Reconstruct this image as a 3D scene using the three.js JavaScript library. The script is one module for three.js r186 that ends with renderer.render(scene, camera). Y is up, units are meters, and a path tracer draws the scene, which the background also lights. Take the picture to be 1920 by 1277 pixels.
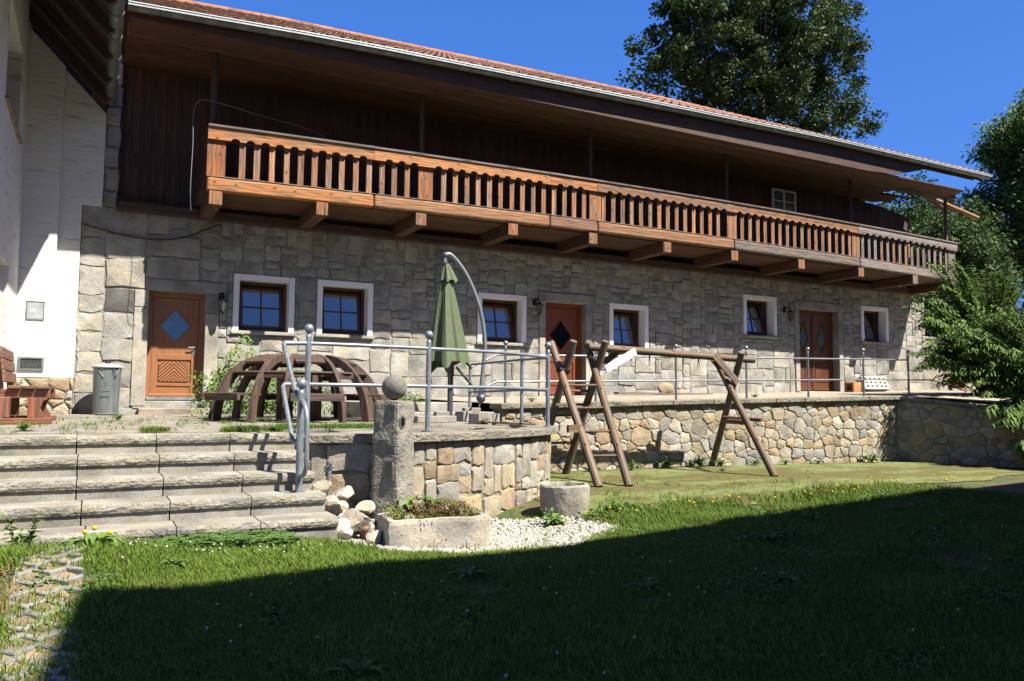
import * as THREE from 'three';
import { mergeGeometries } from 'three/addons/utils/BufferGeometryUtils.js';
import { RoundedBoxGeometry } from 'three/addons/geometries/RoundedBoxGeometry.js';

// ------------------------------------------------------------------ camera, sky, sun, exposure
const scene = new THREE.Scene();
const rad = THREE.MathUtils.degToRad;
const camera = new THREE.PerspectiveCamera(2 * Math.atan(638.5 / 1490) * 180 / Math.PI, 1.5037, 0.05, 900);
camera.position.set(0, 1.24, 15.5);
camera.rotation.set(rad(4.1), rad(-27.8), rad(0.55), 'YXZ');
camera.updateMatrixWorld();

const SUN = new THREE.Vector3(0.62, 1.62, 1).normalize();
{
  const W = 512, H = 256, d = new Float32Array(W * H * 4);
  const mix = (a, b, t) => a + (b - a) * t;
  for (let j = 0; j < H; j++) {
    const el = ((j + 0.5) / H - 0.5) * Math.PI;
    for (let i = 0; i < W; i++) {
      const az = ((i + 0.5) / W - 0.5) * Math.PI * 2;
      const dx = Math.cos(el) * Math.cos(az), dy = Math.sin(el), dz = Math.cos(el) * Math.sin(az);
      const c = Math.max(0, dx * SUN.x + dy * SUN.y + dz * SUN.z);
      const t = Math.pow(Math.max(0, dy), 0.55);
      const glow = 0.075 * Math.pow(c, 3) + 0.2 * Math.pow(c, 30);
      const o = (j * W + i) * 4;
      d[o] = mix(0.052, 0.0028, t) + glow * 0.5;
      d[o + 1] = mix(0.135, 0.027, t) + glow * 0.6;
      d[o + 2] = mix(0.338, 0.152, t) + glow * .8;
      if (dy < 0) { d[o] = 0.05; d[o + 1] = 0.06; d[o + 2] = 0.05; }
      d[o + 3] = 1;
    }
  }
  const sky = new THREE.DataTexture(d, W, H, THREE.RGBAFormat, THREE.FloatType);
  sky.mapping = THREE.EquirectangularReflectionMapping;
  sky.magFilter = sky.minFilter = THREE.LinearFilter; sky.needsUpdate = true;
  scene.background = sky; scene.environment = sky;
}
const sun = new THREE.DirectionalLight(0xfff6e8, 5.0);
sun.position.copy(SUN).multiplyScalar(60).add(new THREE.Vector3(8, 0, 5));
sun.target.position.set(8, 0, 5); sun.castShadow = true;
Object.assign(sun.shadow.camera, { left: -45, right: 45, top: 45, bottom: -45, near: 1, far: 160 });
sun.shadow.mapSize.set(4096, 4096);
scene.add(sun, sun.target);
const EXPOSURE = 3.43;

// ------------------------------------------------------------------ helpers
function rng(a) { return () => { a |= 0; a = a + 0x6D2B79F5 | 0; let t = Math.imul(a ^ a >>> 15, 1 | a); t = t + Math.imul(t ^ t >>> 7, 61 | t) ^ t; return ((t ^ t >>> 14) >>> 0) / 4294967296; }; }
const V = (x, y, z) => new THREE.Vector3(x, y, z);
const lerp = (a, b, t) => a + (b - a) * t, clamp = (x, a, b) => Math.min(b, Math.max(a, x));
const sstep = (a, b, x) => { const t = clamp((x - a) / (b - a), 0, 1); return t * t * (3 - 2 * t); };
const pick = (r, a) => a[Math.floor(r() * a.length) % a.length];
const used = {};
function numbered(n) { if (!(n in used)) { used[n] = 0; return n; } used[n]++; return n + '_' + String(used[n]).padStart(3, '0'); }
function tag(o, label, category, group) { o.userData.label = label; o.userData.category = category; if (group) o.userData.group = group; return o; }
function thing(name, label, category, pos = [0, 0, 0], turn = 0, group) {
  const o = new THREE.Group(); o.name = numbered(name); o.position.set(...pos); o.rotation.y = turn; scene.add(o); return tag(o, label, category, group);
}
function part(name, geo, m, parent, label) {
  const o = new THREE.Mesh(Array.isArray(geo) ? merge(geo) : geo, m); o.name = name; o.castShadow = o.receiveShadow = true;
  if (label) o.userData.label = label;
  parent.add(o); return o;
}
function solo(name, label, category, geo, m, group) { const o = part(numbered(name), geo, m, scene); return tag(o, label, category, group); }
function struct(name, geo, m) { const o = part(name, geo, m, scene); o.userData.kind = 'structure'; return o; }
function stuff(o) { o.userData.kind = 'stuff'; return o; }
function merge(list) { return mergeGeometries(list.map(g => { const n = g.index ? g.toNonIndexed() : g.clone(); for (const k of Object.keys(n.attributes)) if (!['position', 'normal', 'uv'].includes(k)) n.deleteAttribute(k); if (!n.attributes.uv) n.setAttribute('uv', new THREE.BufferAttribute(new Float32Array(n.attributes.position.count * 2), 2)); return n; })); }
function instanced(name, geo, m, list, parent) {
  const im = new THREE.InstancedMesh(geo, m, list.length);
  list.forEach((mt, i) => im.setMatrixAt(i, mt)); im.name = name; im.castShadow = im.receiveShadow = true; im.userData.kind = 'stuff'; parent.add(im); return im;
}
const uvR = rng(77);
// box-projected uv in metres; grain: axis along which u runs
function uvm(g, grain, s = 1) {
  if (g.index) g = g.toNonIndexed();
  const p = g.attributes.position, uv = new Float32Array(p.count * 2), ou = uvR() * 7, ov = uvR() * 7, a = V(), b = V(), c = V();
  for (let i = 0; i < p.count; i += 3) {
    a.fromBufferAttribute(p, i); b.fromBufferAttribute(p, i + 1).sub(a); c.fromBufferAttribute(p, i + 2).sub(a); b.cross(c);
    const x = Math.abs(b.x), y = Math.abs(b.y), z = Math.abs(b.z);
    let ax = x > y && x > z ? ['z', 'y'] : y > z ? ['x', 'z'] : ['x', 'y'];
    if (grain && ax[1] === grain) ax = [ax[1], ax[0]];
    for (let k = 0; k < 3; k++) { a.fromBufferAttribute(p, i + k); uv[(i + k) * 2] = a[ax[0]] * s + ou; uv[(i + k) * 2 + 1] = a[ax[1]] * s + ov; }
  }
  g.setAttribute('uv', new THREE.BufferAttribute(uv, 2)); return g;
}
function flat(g) { if (g.index) g = g.toNonIndexed(); g.deleteAttribute('normal'); g.computeVertexNormals(); return g; }
// box by centre and size; b = rounded edge
function bx(cx, cy, cz, w, h, d, { b = 0.004, g = null, rx = 0, ry = 0, rz = 0 } = {}) {
  const m = Math.min(w, h, d);
  let o = b > 0 ? new RoundedBoxGeometry(w, h, d, 1, Math.min(b, m * 0.45)) : new THREE.BoxGeometry(w, h, d);
  const L = g || (w >= h && w >= d ? 'x' : h >= d ? 'y' : 'z');
  o = uvm(o, L); if (rx) o.rotateX(rx); if (ry) o.rotateY(ry); if (rz) o.rotateZ(rz); o.translate(cx, cy, cz); return o;
}
const bb = (x0, x1, y0, y1, z0, z1, o) => bx((x0 + x1) / 2, (y0 + y1) / 2, (z0 + z1) / 2, x1 - x0, y1 - y0, z1 - z0, o);
const UP = V(0, 1, 0);
function cyl(a, b, r0, r1 = r0, seg = 9, cap = true) {
  const d = V().subVectors(b, a), L = d.length();
  const g = new THREE.CylinderGeometry(r1, r0, L, seg, 1, !cap);
  const uv = g.attributes.uv; for (let i = 0; i < uv.count; i++) uv.setXY(i, uv.getY(i) * L, uv.getX(i) * 6.28 * r0);
  g.translate(0, L / 2, 0); g.applyQuaternion(new THREE.Quaternion().setFromUnitVectors(UP, d.normalize())); g.translate(a.x, a.y, a.z); return g;
}
// beam of rectangular section from a to b
function beam(a, b, w, h, o = {}) {
  const d = V().subVectors(b, a), L = d.length(); let g = bx(0, 0, 0, L, h, w, { g: 'x', ...o });
  g.applyQuaternion(new THREE.Quaternion().setFromUnitVectors(V(1, 0, 0), d.normalize())); g.translate((a.x + b.x) / 2, (a.y + b.y) / 2, (a.z + b.z) / 2); return g;
}
function ball(c, r, s = 12) { const g = new THREE.SphereGeometry(r, s, Math.ceil(s * 0.7)); g.translate(c.x, c.y, c.z); return g; }
function pipe(pts, r, seg = 8) { const l = []; for (let i = 0; i + 1 < pts.length; i++) { l.push(cyl(pts[i], pts[i + 1], r, r, seg, i === 0 || i === pts.length - 2)); if (i) l.push(ball(pts[i], r * 1.02, 8)); } return merge(l); }
function curve(pts, r, n = 24, seg = 7) { return new THREE.TubeGeometry(new THREE.CatmullRomCurve3(pts), n, r, seg, false); }
function lathe(prof, seg = 24) { return new THREE.LatheGeometry(prof.map(p => new THREE.Vector2(p[0], p[1])), seg); }
function extr(pts, depth, bevel = 0, holes = []) {
  const s = new THREE.Shape(pts.map(p => new THREE.Vector2(p[0], p[1]))); for (const h of holes) s.holes.push(new THREE.Path(h.map(p => new THREE.Vector2(p[0], p[1]))));
  return new THREE.ExtrudeGeometry(s, { depth, bevelEnabled: bevel > 0, bevelSize: bevel, bevelThickness: bevel, bevelSegments: 1, curveSegments: 8 });
}
// periodic value noise
function hash(x, y, s) { let h = Math.imul(x, 374761393) + Math.imul(y, 668265263) + Math.imul(s, 974711) | 0; h = Math.imul(h ^ h >>> 13, 1274126177); return ((h ^ h >>> 16) >>> 0) / 4294967296; }
function vn(x, y, px, py, s) {
  const xi = Math.floor(x), yi = Math.floor(y); let fx = x - xi, fy = y - yi; fx = fx * fx * (3 - 2 * fx); fy = fy * fy * (3 - 2 * fy);
  const x0 = ((xi % px) + px) % px, x1 = (x0 + 1) % px, y0 = ((yi % py) + py) % py, y1 = (y0 + 1) % py;
  return lerp(lerp(hash(x0, y0, s), hash(x1, y0, s), fx), lerp(hash(x0, y1, s), hash(x1, y1, s), fx), fy);
}
function fbm(u, v, bx0, by0, oct, s) { let a = 0.5, t = 0, n = 0; for (let o = 0; o < oct; o++) { t += a * vn(u * bx0, v * by0, bx0, by0, s + o); n += a; a *= 0.55; bx0 *= 2; by0 *= 2; } return t / n; }
const noise2 = (x, y, s = 5) => vn(x, y, 4096, 4096, s);
function tex(n, span, fn, srgb) {
  const w = n, h = n, d = new Uint8Array(w * h * 4);
  for (let j = 0; j < h; j++) for (let i = 0; i < w; i++) { const c = fn((i + 0.5) / w, (j + 0.5) / h), o = (j * w + i) * 4; d[o] = clamp(c[0], 0, 1) * 255; d[o + 1] = clamp(c[1], 0, 1) * 255; d[o + 2] = clamp(c[2], 0, 1) * 255; d[o + 3] = 255; }
  const t = new THREE.DataTexture(d, w, h, THREE.RGBAFormat); t.wrapS = t.wrapT = THREE.RepeatWrapping; t.magFilter = THREE.LinearFilter; t.minFilter = THREE.LinearMipmapLinearFilter; t.generateMipmaps = true;
  if (srgb) t.colorSpace = THREE.SRGBColorSpace; t.repeat.set(1 / span, 1 / span); t.needsUpdate = true; return t;
}
const g3 = v => [v, v, v];
// ------------------------------------------------------------------ textures
const T = {};
T.stone = tex(1024, 1.6, (u, v) => { const n = fbm(u, v, 5, 5, 5, 11), f = vn(u * 230, v * 230, 230, 230, 3), h = fbm(u, v, 9, 9, 3, 31); const l = 0.57 + 0.48 * n + 0.24 * (f - 0.5) - (f > 0.9 ? 0.16 : 0); return [l * (0.98 + 0.06 * (h - 0.5)), l * 0.975, l * (0.95 - 0.14 * (h - 0.5))]; }, true);
T.stoneB = tex(1024, 1.6, (u, v) => g3(0.55 * fbm(u, v, 14, 14, 5, 12) + 0.3 * fbm(u, v, 60, 60, 3, 13) + 0.15 * vn(u * 200, v * 200, 200, 200, 4)));
T.rockB = tex(512, 0.9, (u, v) => { const w = fbm(u, v, 8, 8, 3, 50) * 0.12; return g3(0.6 * Math.abs(2 * fbm(u + w, v + w, 9, 14, 4, 51) - 1) + 0.4 * fbm(u, v, 30, 40, 3, 52)); });
T.wood = tex(1024, 1.0, (u, v) => {
  const w = 0.02 * fbm(u, v, 3, 4, 3, 21); let g = fbm(u, v + w, 2, 46, 4, 22) * 0.6 + fbm(u, v + w, 5, 150, 2, 23) * 0.4;
  let l = 0.26 + 0.98 * g; const crack = fbm(u, v + w, 2, 70, 2, 29); if (crack > 0.70) l -= (crack - 0.70) * 2.2;
  let kn = 0; for (let k = 0; k < 9; k++) { const kx = hash(k, 1, 9), ky = hash(k, 2, 9); let dx = Math.abs(u - kx); dx = Math.min(dx, 1 - dx); let dy = Math.abs(v - ky); dy = Math.min(dy, 1 - dy); kn = Math.max(kn, 1 - Math.hypot(dx / 0.035, dy / 0.018)); }
  if (kn > 0) l *= 1 - 0.65 * Math.min(1, kn * 2); const wn = fbm(u, v, 3, 9, 3, 24) - 0.5;
  return [l * (1.02 + 0.35 * wn), l * (0.97 + 0.05 * wn), l * (0.93 - 0.3 * wn)]; }, true);
T.woodB = tex(1024, 1.0, (u, v) => { const w = 0.02 * fbm(u, v, 3, 4, 3, 21); const c = fbm(u, v + w, 2, 70, 2, 29); return g3(0.6 * fbm(u, v + w, 2, 46, 4, 22) + 0.4 * fbm(u, v + w, 5, 150, 2, 23) - (c > 0.7 ? (c - 0.7) * 3 : 0)); });
T.woodFine = tex(512, 0.8, (u, v) => { const w = 0.015 * fbm(u, v, 3, 4, 2, 121), g = fbm(u, v + w, 2, 30, 4, 122) * .6 + fbm(u, v + w, 4, 110, 2, 123) * .4, l = .68 + .3 * g; return [l, l * .97, l * .93]; }, true);
T.plaster = tex(1024, 2.4, (u, v) => { const n = fbm(u, v, 4, 6, 4, 41), st = fbm(u, v, 5, 44, 4, 42); let l = 0.93 + 0.07 * n; if (st > 0.665) l -= (st - 0.665) * 1.5 * (0.4 + fbm(u, v, 7, 7, 2, 47)); return [l, l * 0.995, l * 0.98]; }, true);
T.plasterB = tex(1024, 2.4, (u, v) => g3(0.5 * fbm(u, v, 8, 50, 4, 42) + 0.5 * fbm(u, v, 20, 60, 4, 44)));
T.metal = tex(256, 0.5, (u, v) => { const n = fbm(u, v, 6, 6, 4, 61), c = fbm(u, v, 14, 14, 1, 62); return g3(0.72 + 0.2 * n + 0.12 * (c - 0.5)); }, true);
T.moss = tex(1024, 6, (u, v) => {
  const a = fbm(u, v, 4, 9, 5, 71), b = fbm(u, v, 9, 22, 4, 72), c = fbm(u, v, 90, 90, 3, 73), t = sstep(0.40, 0.60, a * 0.65 + b * 0.35), k = 0.72 + 0.5 * c;
  return [lerp(0.40, 0.33, t) * k, lerp(0.44, 0.315, t) * k, lerp(0.22, 0.10, t) * k]; }, true);
T.soil = tex(1024, 3, (u, v) => { const a = fbm(u, v, 6, 6, 5, 81), c = fbm(u, v, 80, 80, 3, 82), t = sstep(0.35, 0.65, a), k = 0.6 + 0.7 * c; return [lerp(0.22, 0.34, t) * k, lerp(0.30, 0.30, t) * k, lerp(0.10, 0.15, t) * k]; }, true);
T.soilB = tex(512, 1.5, (u, v) => g3(fbm(u, v, 20, 20, 5, 85)));
T.cloth = tex(256, 0.25, (u, v) => g3(0.85 + 0.1 * fbm(u, v, 5, 5, 3, 91) + 0.05 * Math.sin(u * 400) * Math.sin(v * 400)), true);
// ------------------------------------------------------------------ materials (linear base colours)
const TONE = 0.66;
function mat(c, { map, bump, bs = 0.004, rough = 0.9, metal = 0, phys, ...o } = {}) {
  const m = phys ? new THREE.MeshPhysicalMaterial({ roughness: rough, metalness: metal, ...phys }) : new THREE.MeshStandardMaterial({ roughness: rough, metalness: metal });
  m.color.setRGB(c[0] * TONE, c[1] * TONE, c[2] * TONE); if (map) m.map = map; if (bump) { m.bumpMap = bump; m.bumpScale = bs; } Object.assign(m, o); return m;
}
const fineM = (c, rough = .5) => mat(c, { map: T.woodFine, bump: T.woodB, bs: .0008, rough });
const slabMats = [[.31, .29, .25], [.35, .325, .275], [.28, .265, .24], [.33, .30, .245]];
const stoneM = (c, bs = 0.012) => mat(c, { map: T.stone, bump: T.stoneB, bs, rough: 0.95 });
const woodM = (c, bs = 0.004, rough = 0.8) => mat(c, { map: T.wood, bump: T.woodB, bs, rough });
const facadeMats = [[.50, .49, .455], [.55, .53, .485], [.46, .455, .43], [.58, .56, .51], [.435, .43, .41], [.52, .50, .45], [.54, .505, .43], [.48, .475, .455], [.53, .52, .49]].map(c => stoneM(c, .016));
const oddMats = [[.36, .26, .16], [.34, .17, .11], [.40, .31, .19], [.28, .25, .22]].map(c => stoneM(c, .016));
const rubbleMats = [[.55, .46, .29], [.50, .43, .31], [.58, .53, .43], [.45, .42, .345], [.62, .57, .48], [.50, .385, .25], [.43, .42, .395], [.58, .49, .33], [.51, .47, .40], [.45, .345, .235], [.57, .50, .38], [.39, .38, .355], [.54, .50, .43], [.50, .49, .46]].map(c => stoneM(c, .014));
const M = {
  mortar: stoneM([.44, .43, .395], .02), mortarWarm: stoneM([.43, .37, .27], .02), granite: stoneM([.48, .465, .43], .008), graniteL: stoneM([.56, .535, .48], .008), trough: stoneM([.56, .53, .46], .010), post: stoneM([.37, .36, .315], .035), postBall: stoneM([.21, .20, .18], .008),
  step: mat([.385, .37, .33], { map: T.stone, bump: T.stoneB, bs: .004, rough: .95 }), stepRock: mat([.42, .40, .345], { map: T.stone, bump: T.rockB, bs: .018, rough: .95 }), capRock: mat([.33, .31, .26], { map: T.stone, bump: T.rockB, bs: .03, rough: .95 }),
  paver: mat([.34, .335, .31], { map: T.stone, bump: T.stoneB, bs: .006 }), concrete: mat([.42, .41, .385], { map: T.stone, bump: T.stoneB, bs: .003 }), plaster: mat([.93, .93, .92], { map: T.plaster, bump: T.plasterB, bs: .012, rough: .95 }), plasterSmooth: mat([.88, .88, .88], { map: T.plaster, bump: T.plasterB, bs: .002, rough: .9 }), white: mat([.96, .96, .96], { rough: .7, bump: T.plasterB, bs: .001 }),
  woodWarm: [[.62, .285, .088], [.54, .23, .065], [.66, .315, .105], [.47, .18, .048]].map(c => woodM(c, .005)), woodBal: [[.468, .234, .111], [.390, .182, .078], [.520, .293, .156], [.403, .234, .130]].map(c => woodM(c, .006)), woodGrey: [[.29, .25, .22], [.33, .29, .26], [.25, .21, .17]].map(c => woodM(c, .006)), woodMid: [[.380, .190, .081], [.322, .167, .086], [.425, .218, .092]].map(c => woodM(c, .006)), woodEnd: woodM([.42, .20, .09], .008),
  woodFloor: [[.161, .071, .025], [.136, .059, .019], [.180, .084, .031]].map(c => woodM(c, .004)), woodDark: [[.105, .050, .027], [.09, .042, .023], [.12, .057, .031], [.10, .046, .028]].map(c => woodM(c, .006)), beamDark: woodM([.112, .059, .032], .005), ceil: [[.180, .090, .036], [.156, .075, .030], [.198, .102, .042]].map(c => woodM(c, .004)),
  door: fineM([.46, .20, .08]), doorDark: fineM([.19, .068, .026]), doorRed: fineM([.32, .08, .028]), winWood: fineM([.15, .052, .02]), bench: woodM([.30, .11, .055], .002, .6), benchTop: woodM([.30, .15, .09], .003, .7), table: [[.13, .082, .06], [.11, .07, .052], [.15, .098, .072]].map(c => woodM(c, .004)), swing: [[.30, .215, .135], [.235, .165, .10], [.26, .195, .13]].map(c => woodM(c, .006)), whiteBoard: mat([.80, .79, .77], { bump: T.woodB, bs: .001, rough: .8 }),
  steel: mat([.52, .56, .59], { map: T.metal, rough: .42, metal: .75 }), steelPaint: mat([.36, .42, .47], { map: T.metal, rough: .45, metal: .35 }), zinc: mat([.26, .30, .295], { map: T.metal, rough: .5, metal: .25 }), zincLight: mat([.66, .73, .75], { map: T.metal, rough: .45, metal: .2 }), darkSteel: mat([.11, .125, .15], { rough: .4, metal: .5 }), black: mat([.012, .012, .013], { rough: .45, metal: .4 }), lampGlass: mat([.62, .64, .66], { rough: .08, phys: { transmission: .85, ior: 1.45 } }),
  glass: mat([.003, .005, .010], { rough: .015, phys: { ior: 2.33, clearcoat: 1, clearcoatRoughness: .01 } }), glassDark: mat([.004, .004, .005], { rough: .05, phys: { ior: 1.6 } }), glassPale: mat([.13, .20, .26], { rough: .12, map: T.stone, phys: { ior: 2.0 } }),
  cloth: mat([.125, .165, .085], { map: T.cloth, rough: .95 }), tile: mat([.27, .135, .09], { map: T.stone, bump: T.stoneB, bs: .004 }), tileLight: mat([.45, .19, .10], { map: T.stone }), terracotta: mat([.56, .30, .20], { map: T.stone, bump: T.stoneB, bs: .003 }), orange: mat([.62, .27, .10], { map: T.stone, bump: T.stoneB, bs: .003 }), brick: stoneM([.42, .19, .12], .01),
  white2: stoneM([.78, .76, .72], .006), rock: [[.66, .61, .51], [.57, .52, .43], [.72, .68, .60]].map(c => stoneM(c, .02)), pebble: mat([.46, .44, .40], { rough: .9 }), lawn: mat([1, 1, 1], { map: T.soil, bump: T.soilB, bs: .02, rough: 1 }), moss: mat([1, 1, 1], { map: T.moss, bump: T.soilB, bs: .012, rough: 1 }), soil: stoneM([.20, .15, .10], .02), cable: mat([.02, .02, .022], { rough: .6 }), cableGrey: mat([.22, .22, .22], { rough: .6 }),
};
const leafM = (c, tr = .35) => { const m = mat(c, { rough: .68, phys: { transmission: tr, thickness: 0, specularIntensity: .35 } }); m.side = THREE.DoubleSide; return m; };
const L = { big: leafM([.06, .105, .028]), bigB: leafM([.10, .15, .045]), ash: leafM([.09, .175, .035]), ashB: leafM([.14, .23, .045]), bush: leafM([.101, .211, .017]), bushB: leafM([.156, .289, .035]), hedge: leafM([.05, .10, .025]), weed: leafM([.144, .264, .042]), weedB: leafM([.094, .194, .031]), grass: leafM([.11, .205, .018], .3), grassB: leafM([.18, .25, .032], .3), dry: leafM([.28, .21, .085], .2), red: leafM([.20, .075, .045], .2), sedum: leafM([.22, .24, .05], .3), grey: leafM([.34, .36, .28], .2), yellow: leafM([.75, .45, .02], .1), whiteFl: leafM([.55, .55, .48], .1) };
const barkM = woodM([.16, .13, .10], .02);
// ------------------------------------------------------------------ terrain
function gy(x, z) {
  let y = -0.26 * Math.exp(-(((x - 3.4) / 1.6) ** 2) - (((z - 7.8) / (z > 7.8 ? 1.75 : 1.25)) ** 2)) + 0.19 * Math.exp(-(((x + 0.3) / 0.8) ** 2) - (((z - 9.6) / 0.9) ** 2));
  y -= 0.013 * clamp(x - 10, 0, 8); y -= 0.12 * sstep(10.5, 15, z);
  y += 0.05 * (noise2(x * 0.8, z * 0.8, 7) - 0.5) * sstep(7.6, 9, z);
  return y;
}
const TY = z => 0.84 + 0.007 * (7 - z);                    // lower terrace
const UY = (x, z) => 1.14 + 0.0225 * (x - 6) + 0.018 * (4 - z);  // upper terrace
function axis(segs) { const a = []; for (const [s, e, st] of segs) for (let v = s; v < e - 1e-6; v += st) a.push(v); a.push(segs[segs.length - 1][1]); return a; }
function sheet(xs, zs, fy, keep) {
  const p = [], uv = [], ix = [], n = xs.length;
  for (const z of zs) for (const x of xs) { p.push(x, fy(x, z), z); uv.push(x, -z); }
  for (let j = 0; j + 1 < zs.length; j++) for (let i = 0; i + 1 < n; i++) {
    if (keep && !keep((xs[i] + xs[i + 1]) / 2, (zs[j] + zs[j + 1]) / 2)) continue;
    const a = j * n + i; ix.push(a, a + n, a + 1, a + 1, a + n, a + n + 1);
  }
  const g = new THREE.BufferGeometry(); g.setAttribute('position', new THREE.Float32BufferAttribute(p, 3)); g.setAttribute('uv', new THREE.Float32BufferAttribute(uv, 2)); g.setIndex(ix); g.computeVertexNormals(); return g;
}
struct('lawn', sheet(axis([[-500, -60, 60], [-60, -6, 6], [-6, 18, 0.2], [18, 60, 6], [60, 620, 70]]), axis([[-620, -60, 70], [-60, 3, 7], [3, 15, 0.2], [15, 60, 6], [60, 260, 50]]), gy), M.lawn);
// edge of the mossy ground towards the lawn
const mossEdge = x => 8.15 + 0.15 * Math.sin(x * 1.1) - 0.16 * Math.max(0, x - 8) + 0.25 * (noise2(x * 1.7, 3.3, 9) - 0.5);
{
  const xs = axis([[5.0, 20, 0.2]]), zs = 26, p = [], uv = [], ix = [];
  for (let j = 0; j <= zs; j++) for (const x of xs) { const z = lerp(3.7, mossEdge(x), j / zs); p.push(x, gy(x, z) + 0.012, z); uv.push(x, -z); }
  const n = xs.length; for (let j = 0; j < zs; j++) for (let i = 0; i + 1 < n; i++) { const a = j * n + i; ix.push(a, a + n, a + 1, a + 1, a + n, a + n + 1); }
  const g = new THREE.BufferGeometry(); g.setAttribute('position', new THREE.Float32BufferAttribute(p, 3)); g.setAttribute('uv', new THREE.Float32BufferAttribute(uv, 2)); g.setIndex(ix); g.computeVertexNormals();
  struct('moss_ground', g, M.moss);
}
// ------------------------------------------------------------------ stones
const area = p => { let a = 0; for (let i = 0; i < p.length; i++) { const q = p[(i + 1) % p.length]; a += p[i][0] * q[1] - q[0] * p[i][1]; } return a / 2; };
const cent = p => { let x = 0, y = 0; for (const q of p) { x += q[0]; y += q[1]; } return [x / p.length, y / p.length]; };
function clip(p, nx, ny, d) { // keep nx*x+ny*y<=d
  const o = []; for (let i = 0; i < p.length; i++) { const a = p[i], b = p[(i + 1) % p.length], da = nx * a[0] + ny * a[1] - d, db = nx * b[0] + ny * b[1] - d; if (da <= 0) o.push(a); if (da * db < 0) { const t = da / (da - db); o.push([lerp(a[0], b[0], t), lerp(a[1], b[1], t)]); } } return o;
}
// stone from an outline (u,v); at(u,v,d) puts it on its wall, d = distance in front of the wall face
function stoneGeo(p, at, depth, bev, r, back = -0.06) {
  if (area(p) < 0) p = p.slice().reverse();
  const [cx, cy] = cent(p), n = p.length, A = [], uv = [], ou = r() * 5, ov = r() * 5;
  const tilt = (r() - 0.5) * 0.03, tilt2 = (r() - 0.5) * 0.03, rm = Math.sqrt(Math.abs(area(p)) / 3.14);
  const f = Math.max(0.5, 1 - bev / rm);
  const B = p.map(q => at(q[0], q[1], back)), S = p.map(q => at(q[0], q[1], depth - bev * 0.8)), F = p.map(q => { const x = cx + (q[0] - cx) * f, y = cy + (q[1] - cy) * f; return at(x, y, depth + (x - cx) * tilt + (y - cy) * tilt2 + (r() - 0.5) * 0.008); }), C = at(cx, cy, depth + 0.006 + r() * 0.01);
  const put = (v, q) => { A.push(v.x, v.y, v.z); uv.push(q[0] + ou, q[1] + ov); };
  for (let i = 0; i < n; i++) {
    const j = (i + 1) % n, a = p[i], b = p[j], fa = [cx + (a[0] - cx) * f, cy + (a[1] - cy) * f], fb = [cx + (b[0] - cx) * f, cy + (b[1] - cy) * f];
    put(B[i], a); put(B[j], b); put(S[j], b); put(B[i], a); put(S[j], b); put(S[i], a);
    put(S[i], a); put(S[j], b); put(F[j], fb); put(S[i], a); put(F[j], fb); put(F[i], fa);
    put(F[i], fa); put(F[j], fb); put(C, [cx, cy]);
  }
  const g = new THREE.BufferGeometry(); g.setAttribute('position', new THREE.Float32BufferAttribute(A, 3)); g.setAttribute('uv', new THREE.Float32BufferAttribute(uv, 2)); g.computeVertexNormals(); return g;
}
function rectOutline(x0, y0, x1, y1, j, r, k = 1) {
  const a = () => (r() - 0.5) * 0.04 * k * Math.min(1, Math.min(x1 - x0, y1 - y0) / .22), c = Math.min(0.030, (x1 - x0) * 0.13, (y1 - y0) * 0.13) * (0.2 + r()); x0 += j; x1 -= j; y0 += j; y1 -= j;
  const xm = lerp(x0, x1, 0.35 + 0.3 * r()), ym = lerp(y0, y1, 0.35 + 0.3 * r());
  return [[x0 + c, y0 + a() * .5], [xm, y0 + a()], [x1 - c, y0 + a() * .5], [x1 + a() * .5, y0 + c], [x1 + a(), ym], [x1 + a() * .5, y1 - c], [x1 - c, y1 + a() * .5], [xm, y1 + a()], [x0 + c, y1 + a() * .5], [x0 + a() * .5, y1 - c], [x0 + a(), ym], [x0 + a() * .5, y0 + c]];
}
// irregular courses: rectangles packed into a mask of cells
function pack(x0, x1, y0, y1, blocked, size, r, cell = 0.05) {
  const nx = Math.round((x1 - x0) / cell), ny = Math.round((y1 - y0) / cell), m = new Uint8Array(nx * ny), out = [];
  for (let j = 0; j < ny; j++) for (let i = 0; i < nx; i++) if (blocked(x0 + (i + .5) * cell, y0 + (j + .5) * cell)) m[j * nx + i] = 1;
  for (let j = 0; j < ny; j++) for (let i = 0; i < nx; i++) {
    if (m[j * nx + i]) continue;
    let [w, h] = size(x0 + i * cell, y0 + j * cell, r); w = Math.round(w / cell); h = Math.round(h / cell);
    let a = 0; while (a < w && i + a < nx && !m[j * nx + i + a]) a++;
    let rest = 0; while (i + a + rest < nx && rest < 3 && !m[j * nx + i + a + rest]) rest++;
    if (rest < 3) a += rest;
    let b = 1; for (; b < h + 2 && j + b < ny; b++) { let ok = true; for (let k = 0; k < a; k++) if (m[(j + b) * nx + i + k]) { ok = false; break; } if (!ok) break; if (b >= h && ny - (j + b) > 2) break; }
    for (let q = 0; q < b; q++) for (let k = 0; k < a; k++) m[(j + q) * nx + i + k] = 1;
    out.push([x0 + i * cell, y0 + j * cell, x0 + (i + a) * cell, y0 + (j + b) * cell]);
  }
  return out;
}
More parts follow.
